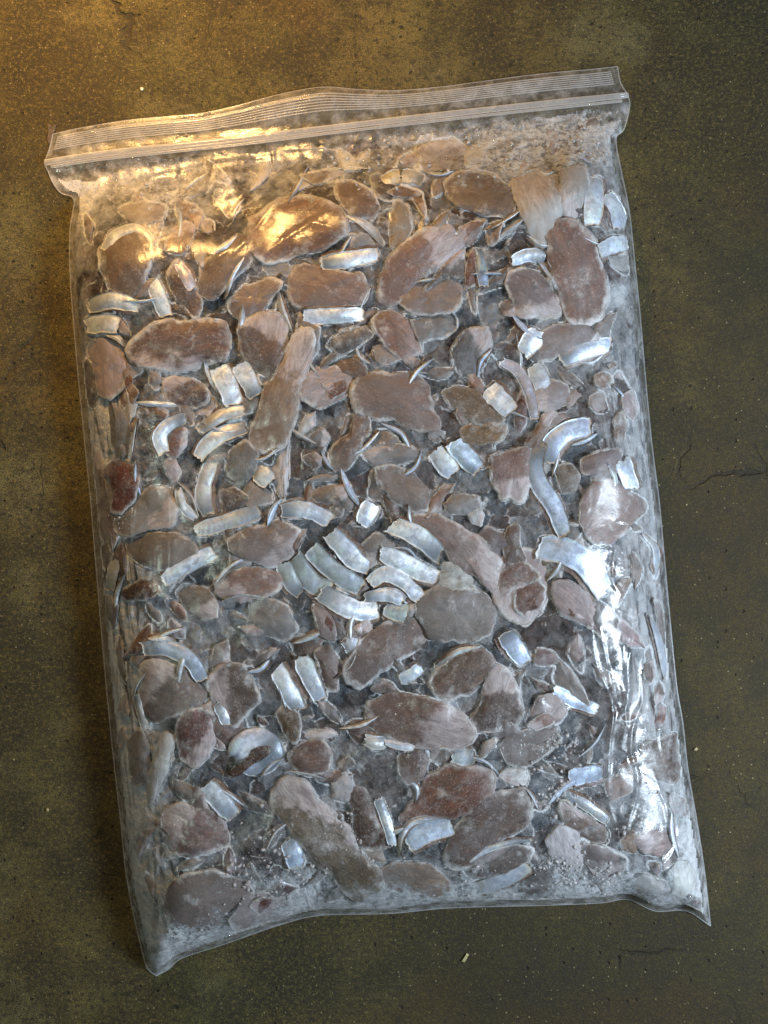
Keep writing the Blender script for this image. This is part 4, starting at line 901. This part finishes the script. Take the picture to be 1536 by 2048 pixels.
# thin pale rinds edging the gaps
g0 = soft0(MASK)
cand = np.argwhere((g0 > .25) & (g0 < .75) & (DB > 26) & (SZ > 60)); rng.shuffle(cand)
rp_ = []
for iy, ix in cand:
    x, y = ix*ST, iy*ST
    if any((x-a)**2+(y-b)**2 < 62**2 for a, b in rp_): continue
    dd = np.hypot(CEN[:, 0]-x, CEN[:, 1]-y); lab = None
    for q in np.argsort(dd)[:8]:
        dx, dy = x-CEN[q, 0], y-CEN[q, 1]
        side = ('right of' if dx > 0 else 'left of') if abs(dx) > abs(dy) else ('below' if dy > 0 else 'above')
        lab = 'pale curved rind %s the %s' % (side, SHORT[q])
        if lab not in used_lab: break
    if lab in used_lab: continue
    used_lab.add(lab)
    gxv = g0[iy, min(ix+3, g0.shape[1]-1)]-g0[iy, ix-3]; gyv = g0[min(iy+3, g0.shape[0]-1), ix]-g0[iy-3, ix]
    a = math.atan2(gxv, -gyv)+rng.normal(0, .2); L_ = rng.uniform(22, 50); bend = rng.uniform(-12, 12)
    d = np.array([math.cos(a), math.sin(a)]); nn = np.array([-d[1], d[0]])
    if min(samp(DB, x+d[0]*k_*L_, y+d[1]*k_*L_) for k_ in (-1.2, 1.2)) < 24 or min(samp(SZ, x+d[0]*k_*L_, y+d[1]*k_*L_) for k_ in (-1, 1)) < 60: continue
    pts = [tuple(np.array([x, y])-d*L_), (x+nn[0]*bend, y+nn[1]*bend), tuple(np.array([x, y])+d*L_)]
    add_strip(rng.choice(list('wwsu')), float(rng.uniform(0.0, .8)), float(rng.uniform(0, .35)), float(rng.choice([6, 8, 10, 13])), pts, lab, seed=5000+len(rp_), name='fish_rind')
    rp_.append((x, y))
    if len(rp_) >= 80: break
print('scraps', npl, 'rinds', len(rp_))

# ------------------------------------------------------------------ ice between the pieces
def sheet(name, Z, keep, mat, attrs, parent=None):
    idx = -np.ones(keep.shape, int); idx[keep] = np.arange(keep.sum())
    V = unpx(GX[keep], GY[keep], Z[keep]*1e-3)
    a, b, c, d = idx[:-1, :-1], idx[:-1, 1:], idx[1:, 1:], idx[1:, :-1]
    ok = (a >= 0) & (b >= 0) & (c >= 0) & (d >= 0)
    F = np.stack([a[ok], d[ok], c[ok], b[ok]], 1)
    return mesh_obj(name, V, F, mat, parent, {k: v[keep] for k, v in attrs.items()})
soft = blur(blur(MASK, 2), 2)
soft2 = blur(blur(MASK, 1), 1)
ridge = np.clip(1-np.abs(soft2-0.34)/0.24, 0, 1)*(0.45+0.8*np.clip(0.5+fbm(GX, GY, 45, 3, 47), 0, 1))
topf = sst(190, 50, SZ)*0.5
botf = sst(60, 20, DB)*sst(1450, 1780, GY)*0.5
rightf = sst(160, 40, DB)*sst(900, 1000, GX)*0.15
frost = 0.05+1.15*ridge+topf*0.9+botf+rightf+0.30*sst(95, 30, DB)+0.22*fbm(GX, GY, 120, 3, 44)
for cx, cy, r, am in ((1130,1600,70,.5),(1130,1740,80,.5),(640,1640,60,.4),(600,1700,60,.4),(1220,1770,60,.5),(1060,300,130,.35),(330,400,120,.2),(620,1720,70,.3),(1060,1530,60,.3)):
    frost += am*np.exp(-((GX-cx)**2+(GY-cy)**2)/r**2)
streak = sst(125, 60, DB)*sst(600, 800, GY)*np.where(GX < 640, 1.0, 0.55)
keep = (DB > 10) & (SZ > 34+fbm(GX, GY, 60, 3, 9)*16)
Zs = T-4.4+1.3*fbm(GX, GY, 40, 4, 21)+0.9*ridge+0.5*fbm(GX, GY, 10, 3, 23)
Zs = np.clip(Zs, 0.9, np.maximum(T-1.2, 0.9))
slush = sheet('ice_slush', Zs, keep, M_SLUSH, dict(frost=frost, streak=streak))
tag(slush, 'dark murky ice with white frost veins filling the gaps between the fish pieces', 'ice', kind='stuff')
gz = np.zeros(GX.shape)
for cx, cy, r, am in ((335,1850,60,.7),(450,1865,60,.6),(590,1790,70,.5),(1375,1765,45,.8),(1270,1790,60,.7),(1130,1745,60,.6),(640,1640,45,.5),(960,1790,90,.4),(780,1800,80,.4),(1090,275,90,.6),(980,300,70,.5),(1180,300,60,.6),(250,1640,45,.5),(300,1700,50,.4),(1330,1620,50,.4),(760,420,60,.35),(330,390,90,.3)):
    gz += am*np.exp(-((GX-cx)**2+(GY-cy)**2)/r**2)
Zg = T-1.75+1.15*fbm(GX, GY, 70, 4, 51)+0.3*fbm(GX, GY, 16, 2, 53)
Zg = np.clip(Zg, 1.0, np.maximum(T-0.35, 1.0))
keepg = (DB > 14) & (SZ > 26+fbm(GX, GY, 50, 3, 19)*14)
glz = sheet('ice_glaze', Zg, keepg, M_GLAZE, dict(frost=gz+0.35*np.clip(topf+botf*1.2+rightf*2, 0, 1)+0.80*np.clip(blur(blur(ridge, 4), 4)*1.7, 0, 1)*np.clip(0.55+0.9*fbm(GX, GY, 110, 3, 61), 0, 1)))
tag(glz, 'thin milky ice glaze over the frozen fish pieces', 'ice', kind='stuff')

# frost crumbs
cl = [(1125,1600,45,240),(1130,1735,50,420),(1215,1755,50,160),(640,1640,55,200),(700,1690,50,130),(600,1760,60,120),(1000,270,110,260),(1180,290,70,160),(740,300,120,200),(330,360,120,160),(1080,1500,60,150),(1290,1640,45,140),(950,1760,120,160),(520,1720,80,120),(250,1030,30,60),(460,1790,80,140),(1130,1480,40,90)]
sp = []; rd = []
for cx, cy, r, m in cl:
    x = rng.normal(cx, r*0.55, m); y = rng.normal(cy, r*0.45, m)
    g = (samp(DB, x, y) > 16) & (samp(SZ, x, y) > 20); x, y = x[g], y[g]
    z = np.maximum(samp(T, x, y)-1.5+rng.uniform(-.5, .5, len(x)), 0.9)
    sp.append(unpx(x, y, z*1e-3)); rd.append(0.00013+0.0011*rng.random(len(x))**4)
x = rng.uniform(100, 1420, 5200); y = rng.uniform(230, 1900, 5200)
g = (samp(DB, x, y) > 18) & (samp(SZ, x, y) > 16); x, y = x[g], y[g]
sp.append(unpx(x, y, np.maximum(samp(T, x, y)-0.5, 1.0)*1e-3)); rd.append(0.00009+0.00016*rng.random(len(x))**3)
V, F = blobs(np.vstack(sp), np.concatenate(rd), 0.8, 0.42)
cr = mesh_obj('frost_crumbs', V, F, M_CRYS)
tag(cr, 'white frost crumbs and ice specks clinging under the clear film', 'frost', kind='stuff')

# ------------------------------------------------------------------ the zip bag
bag = tag(empty('zip_bag', tuple(unpx(768, 1050, 0.0))), 'large clear plastic zip bag packed with frozen fish pieces on the concrete floor', 'zip bag')
BO = np.array(bag.location)
u = np.linspace(0, 1, NT)[None, :, None]; v = np.linspace(0, 1, NV)[:, None, None]
G = (1-v)*cT[None]+v*cB[None]+(1-u)*cL[:, None]+u*cR[:, None]-((1-u)*(1-v)*cT[0]+u*(1-v)*cT[-1]+(1-u)*v*cB[0]+u*v*cB[-1])
fx_, fy_ = G[..., 0], G[..., 1]
def near_line(pts, rng_px):
    return dist_line(catmull(pts, 40), fx_, fy_)
szf0 = samp(SZ, fx_, fy_)
zf = samp(T, fx_, fy_)+0.35+0.38*samp(blur(blur(MASK, 4), 4), fx_, fy_)*np.clip(samp(TH, fx_, fy_), 0, 1)-0.2
zf += (0.08*fbm(fx_, fy_, 20, 2, 75)+0.27*fbm(fx_, fy_, 46, 3, 71))*np.clip(samp(DB, fx_, fy_)/60, 0, 1)
cre = np.clip(1-np.abs(fbm(fx_+fy_*.11, fy_*.38, 62, 3, 91))/0.16, 0, 1)**2*np.clip(fbm(fx_, fy_, 150, 2, 92)+0.25, 0, 1)
zf += 0.42*cre*np.clip(samp(DB, fx_, fy_)/60, 0, 1)*(szf0 > 20)
cre = np.clip(1-np.abs(fbm(fx_*.5+fy_*.3, fy_*.8-fx_*.4, 48, 3, 95))/0.14, 0, 1)**2*np.clip(fbm(fx_, fy_, 120, 2, 96)+0.1, 0, 1)
zf += 0.30*cre*np.clip(samp(DB, fx_, fy_)/60, 0, 1)*(szf0 > 20)
FOLDS = [  # polyline in floor pixels, half width px, height mm
 ([(1180,1250),(1192,1325),(1216,1385),(1226,1430),(1218,1500),(1217,1600),(1228,1645)],7,1.5),
 ([(1199,1255),(1212,1320),(1225,1384),(1240,1420)],6,1.3),
 ([(1290,1185),(1264,1290),(1257,1335),(1256,1400),(1236,1442)],7,1.4),
 ([(1287,1310),(1284,1350),(1285,1400),(1268,1445),(1262,1500),(1275,1555),(1268,1610),(1250,1665)],7,1.6),
 ([(1232,1085),(1226,1130),(1225,1160),(1242,1190)],7,1.3),([(1284,1090),(1288,1130),(1284,1165)],7,1.1),
 ([(1305,1540),(1320,1580),(1335,1620),(1345,1680)],8,1.3),([(1330,1420),(1322,1480),(1335,1530)],7,1.0),
 ([(303,1690),(316,1722),(332,1748),(358,1768)],9,5.5),([(322,1690),(344,1724),(368,1746)],8,4.0),
 ([(360,1752),(450,1742),(540,1762),(640,1800),(720,1822)],12,1.7),([(480,1735),(560,1758),(660,1790),(760,1812)],9,-1.4),
 ([(205,1300),(228,1450),(248,1600),(258,1700)],7,1.0),([(230,1200),(255,1400),(275,1560),(290,1650)],8,1.1),([(250,1360),(275,1500),(310,1590)],8,0.9),
 ([(165,620),(178,760),(196,900),(210,1050),(222,1180)],8,1.0),([(185,760),(205,880),(214,1000)],7,0.8),
 ([(340,985),(338,1080),(336,1200),(330,1250)],12,1.0),
 ([(460,512),(500,468),(545,408)],9,1.2),([(520,520),(580,470),(650,428)],10,1.1),([(600,440),(660,455),(720,500)],9,1.0),([(400,560),(430,520),(470,490)],9,0.9),
 ([(150,560),(175,640),(172,700)],7,0.9),([(1240,420),(1250,520),(1262,640)],7,1.0),([(1262,600),(1272,740),(1284,860)],6,1.0),([(1285,900),(1302,1040),(1315,1180)],6,1.0),
 ([(850,1700),(1000,1760),(1120,1790)],9,1.0),([(1300,1760),(1350,1700),(1360,1640)],9,1.1),([(420,1850),(520,1800),(620,1815)],9,1.0),
 ([(800,1812),(950,1795),(1100,1800)],8,0.9),([(690,940),(710,965),(740,985)],10,0.7),([(640,1285),(665,1296)],8,0.7),
 ([(870,252),(960,240),(1000,243)],7,0.8),([(930,260),(1010,250),(1080,262)],6,0.7),([(300,355),(420,330),(560,310)],8,0.8),([(560,300),(700,290),(800,285)],7,0.7)]
FOLDS += [([(150,402),(196,500),(226,620)],8,1.2),([(1236,282),(1190,370),(1160,470)],8,1.2),([(314,1940),(355,1860),(430,1790)],8,1.5),([(300,1925),(318,1830),(322,1770)],7,1.2),
 ([(1416,1842),(1345,1785),(1275,1745)],8,1.4),([(1404,1830),(1372,1710),(1345,1600)],8,1.2),([(1120,1810),(1090,1750),(1075,1690)],7,0.9),([(700,1826),(740,1770),(800,1735)],7,0.9)]
for k in range(15):
    x0_ = 150+k*74+rng.uniform(-25, 25); y0_ = zip_y(x0_)+rng.uniform(12, 30); L_ = rng.uniform(50, 130); dx_ = rng.normal(10, 22)
    FOLDS.append(([(x0_, y0_), (x0_+dx_*.4, y0_+L_*.5), (x0_+dx_, y0_+L_)], rng.uniform(6, 10), rng.uniform(.4, .9)))
for k in range(46):
    side = rng.random(); tt = rng.random(); q = rng.integers(40, NV-60)
    if side < .4: p = cL[q]+np.array([rng.uniform(25, 120), 0])
    elif side < .8: p = cR[q]-np.array([rng.uniform(20, 130), 0])
    else: p = cB[rng.integers(20, NT-20)]-np.array([0, rng.uniform(15, 110)])
    a = 1.45+rng.normal(0, .25) if side < .8 else rng.normal(0, .4)
    Ln = rng.uniform(40, 150); d = np.array([math.cos(a), math.sin(a)])
    m = p+d*Ln/2+rng.normal(0, 9, 2)
    FOLDS.append(([tuple(p), tuple(m), tuple(p+d*Ln)], rng.uniform(5, 9), rng.uniform(.4, 1.1)))
for pts, wd, am in FOLDS:
    c = catmull(pts, 120); x0, y0 = c.min(0)-4*wd; x1, y1 = c.max(0)+4*wd
    m = (fx_ > x0) & (fx_ < x1) & (fy_ > y0) & (fy_ < y1)
    if not m.any(): continue
    X, Y = fx_[m], fy_[m]
    d = np.full(X.shape, 1e9); best = np.zeros(X.shape)
    for i in range(len(c)):
        dd = (X-c[i, 0])**2+(Y-c[i, 1])**2; b = dd < d; d[b] = dd[b]; best[b] = i/(len(c)-1)
    ends = np.sin(np.clip(best, .04, .96)*math.pi)**0.5
    wd = wd*0.62
    zf[m] += am*0.62*np.exp(-d/wd**2)*ends
edge_fade = np.clip(np.minimum(np.minimum(u[..., 0]*NT, (1-u[..., 0])*NT), np.minimum(v[..., 0]*NV, (1-v[..., 0])*NV))/5, 0, 1)
zf = 1.3+(np.maximum(zf, 1.4)-1.3)*edge_fade
szf = samp(SZ, fx_, fy_); dbf = samp(DB, fx_, fy_)
ffr = 0.02+0.24*sst(4, 30, szf)*sst(150, 60, szf)+0.12*sst(60, 12, dbf)*sst(5, 40, szf)+0.22*sst(70, 12, dbf)*sst(1450, 1780, fy_)+0.06*fbm(fx_, fy_, 130, 3, 88)
ffr += 0.015*sst(20, 200, szf)+0.16*(szf < 0)
ffr += 0.05*(1-sst(0.45, 0.9, samp(soft, fx_, fy_)))*sst(40, 150, szf)
ffr = np.clip(ffr, 0.02, 1)
V = unpx(fx_.ravel(), fy_.ravel(), zf.ravel()*1e-3)-BO
gf = grid_faces(NV, NT)[:, ::-1]
mesh_obj('front_film', V, gf, M_FILM, bag, dict(frost=ffr.ravel()))
zb = np.full(fx_.shape, 0.5); zb = 1.2-0.7*edge_fade
sub = (slice(None, None, 6), slice(None, None, 6))
ii = np.r_[0:NV:6, NV-1] if (NV-1) % 6 else np.r_[0:NV:6]; jj = np.r_[0:NT:6, NT-1] if (NT-1) % 6 else np.r_[0:NT:6]
bx, by = fx_[np.ix_(ii, jj)], fy_[np.ix_(ii, jj)]
mesh_obj('back_film', unpx(bx.ravel(), by.ravel(), zb[np.ix_(ii, jj)].ravel()*1e-3)-BO, grid_faces(len(ii), len(jj)), M_BACK, bag, dict(frost=np.full(bx.size, 0.04)))
# zip: two pressed beads, then the fine grip ridges of the header
def film_z(x, y): return samp(T, x, y)+0.3
for off, r, nm in ((-1.0, 0.00165, 'zip_track'), (9.5, 0.0008, 'zip_track')):
    y = zipc[:, 1]+off; x = zipc[:, 0]
    m = slice(2, -2) if off > 5 else slice(None)
    P = unpx(x, y, (film_z(x, y)+0.5)*1e-3)[m]-BO
    tv, tf = tube(P, r*(1+0.06*fbm(x[m], y[m], 60, 2, 3)), 8, 0.7)
    mesh_obj(nm, tv, tf, M_BEAD, bag)
cT2 = catmull(TOPC, 220)
for k in range(7):
    f = 0.15+0.068*k
    zx = np.linspace(92, 1252, 220)
    x = cT2[:, 0]*(1-f)+zx*f; y = cT2[:, 1]*(1-f)+zip_y(zx)*f
    x = x[2:-3]; y = y[2:-3]
    P = unpx(x, y, (film_z(x, y)+0.32)*1e-3)-BO
    tv, tf = tube(P, 0.00027, 6, 0.9)
    mesh_obj('grip_ridge', tv, tf, M_BEAD, bag)
for nm, c in (('side_seam', cL), ('side_seam', cR)):
    P = unpx(c[:, 0], c[:, 1], 0.0013)-BO
    tv, tf = tube(P, 0.00030, 6, 1.0); mesh_obj(nm, tv, tf, M_BEAD, bag)
P = unpx(cB[:, 0], cB[:, 1], 0.0013)-BO
tv, tf = tube(P, 0.00022, 6, 1.0); mesh_obj('bottom_fold', tv, tf, M_BEAD, bag)
P = unpx(cT[:, 0], cT[:, 1], (samp(T, cT[:, 0], cT[:, 1])*0+1.3)*1e-3)-BO
tv, tf = tube(P, 0.00018, 6, 1.0); mesh_obj('header_edge', tv, tf, M_BEAD, bag)
# condensation under the zip, a few air bubbles
x = np.concatenate([rng.uniform(150, 1235, 260), rng.uniform(180, 520, 120), rng.uniform(560, 900, 60)])
y = zip_y(x)+np.concatenate([8+90*rng.random(260)**1.6, rng.uniform(30, 75, 120), rng.uniform(10, 40, 60)])
r = 0.00022+0.00065*rng.random(len(x))**3
x = np.concatenate([x, [1212, 455, 612, 822, 1382, 1248, 1205]]); y = np.concatenate([y, [1222, 1872, 1180, 655, 1792, 1720, 345]]); r = np.concatenate([r, [.0018, .0016, .0007, .0007, .0009, .0012, .0009]])
z = samp(T, x, y)+0.2
V, F = blobs(unpx(x, y, z*1e-3), r, 0.6, 0.06)
me = mesh_obj('condensation', V-BO, F, M_DROP, bag); tag(me, kind='stuff')
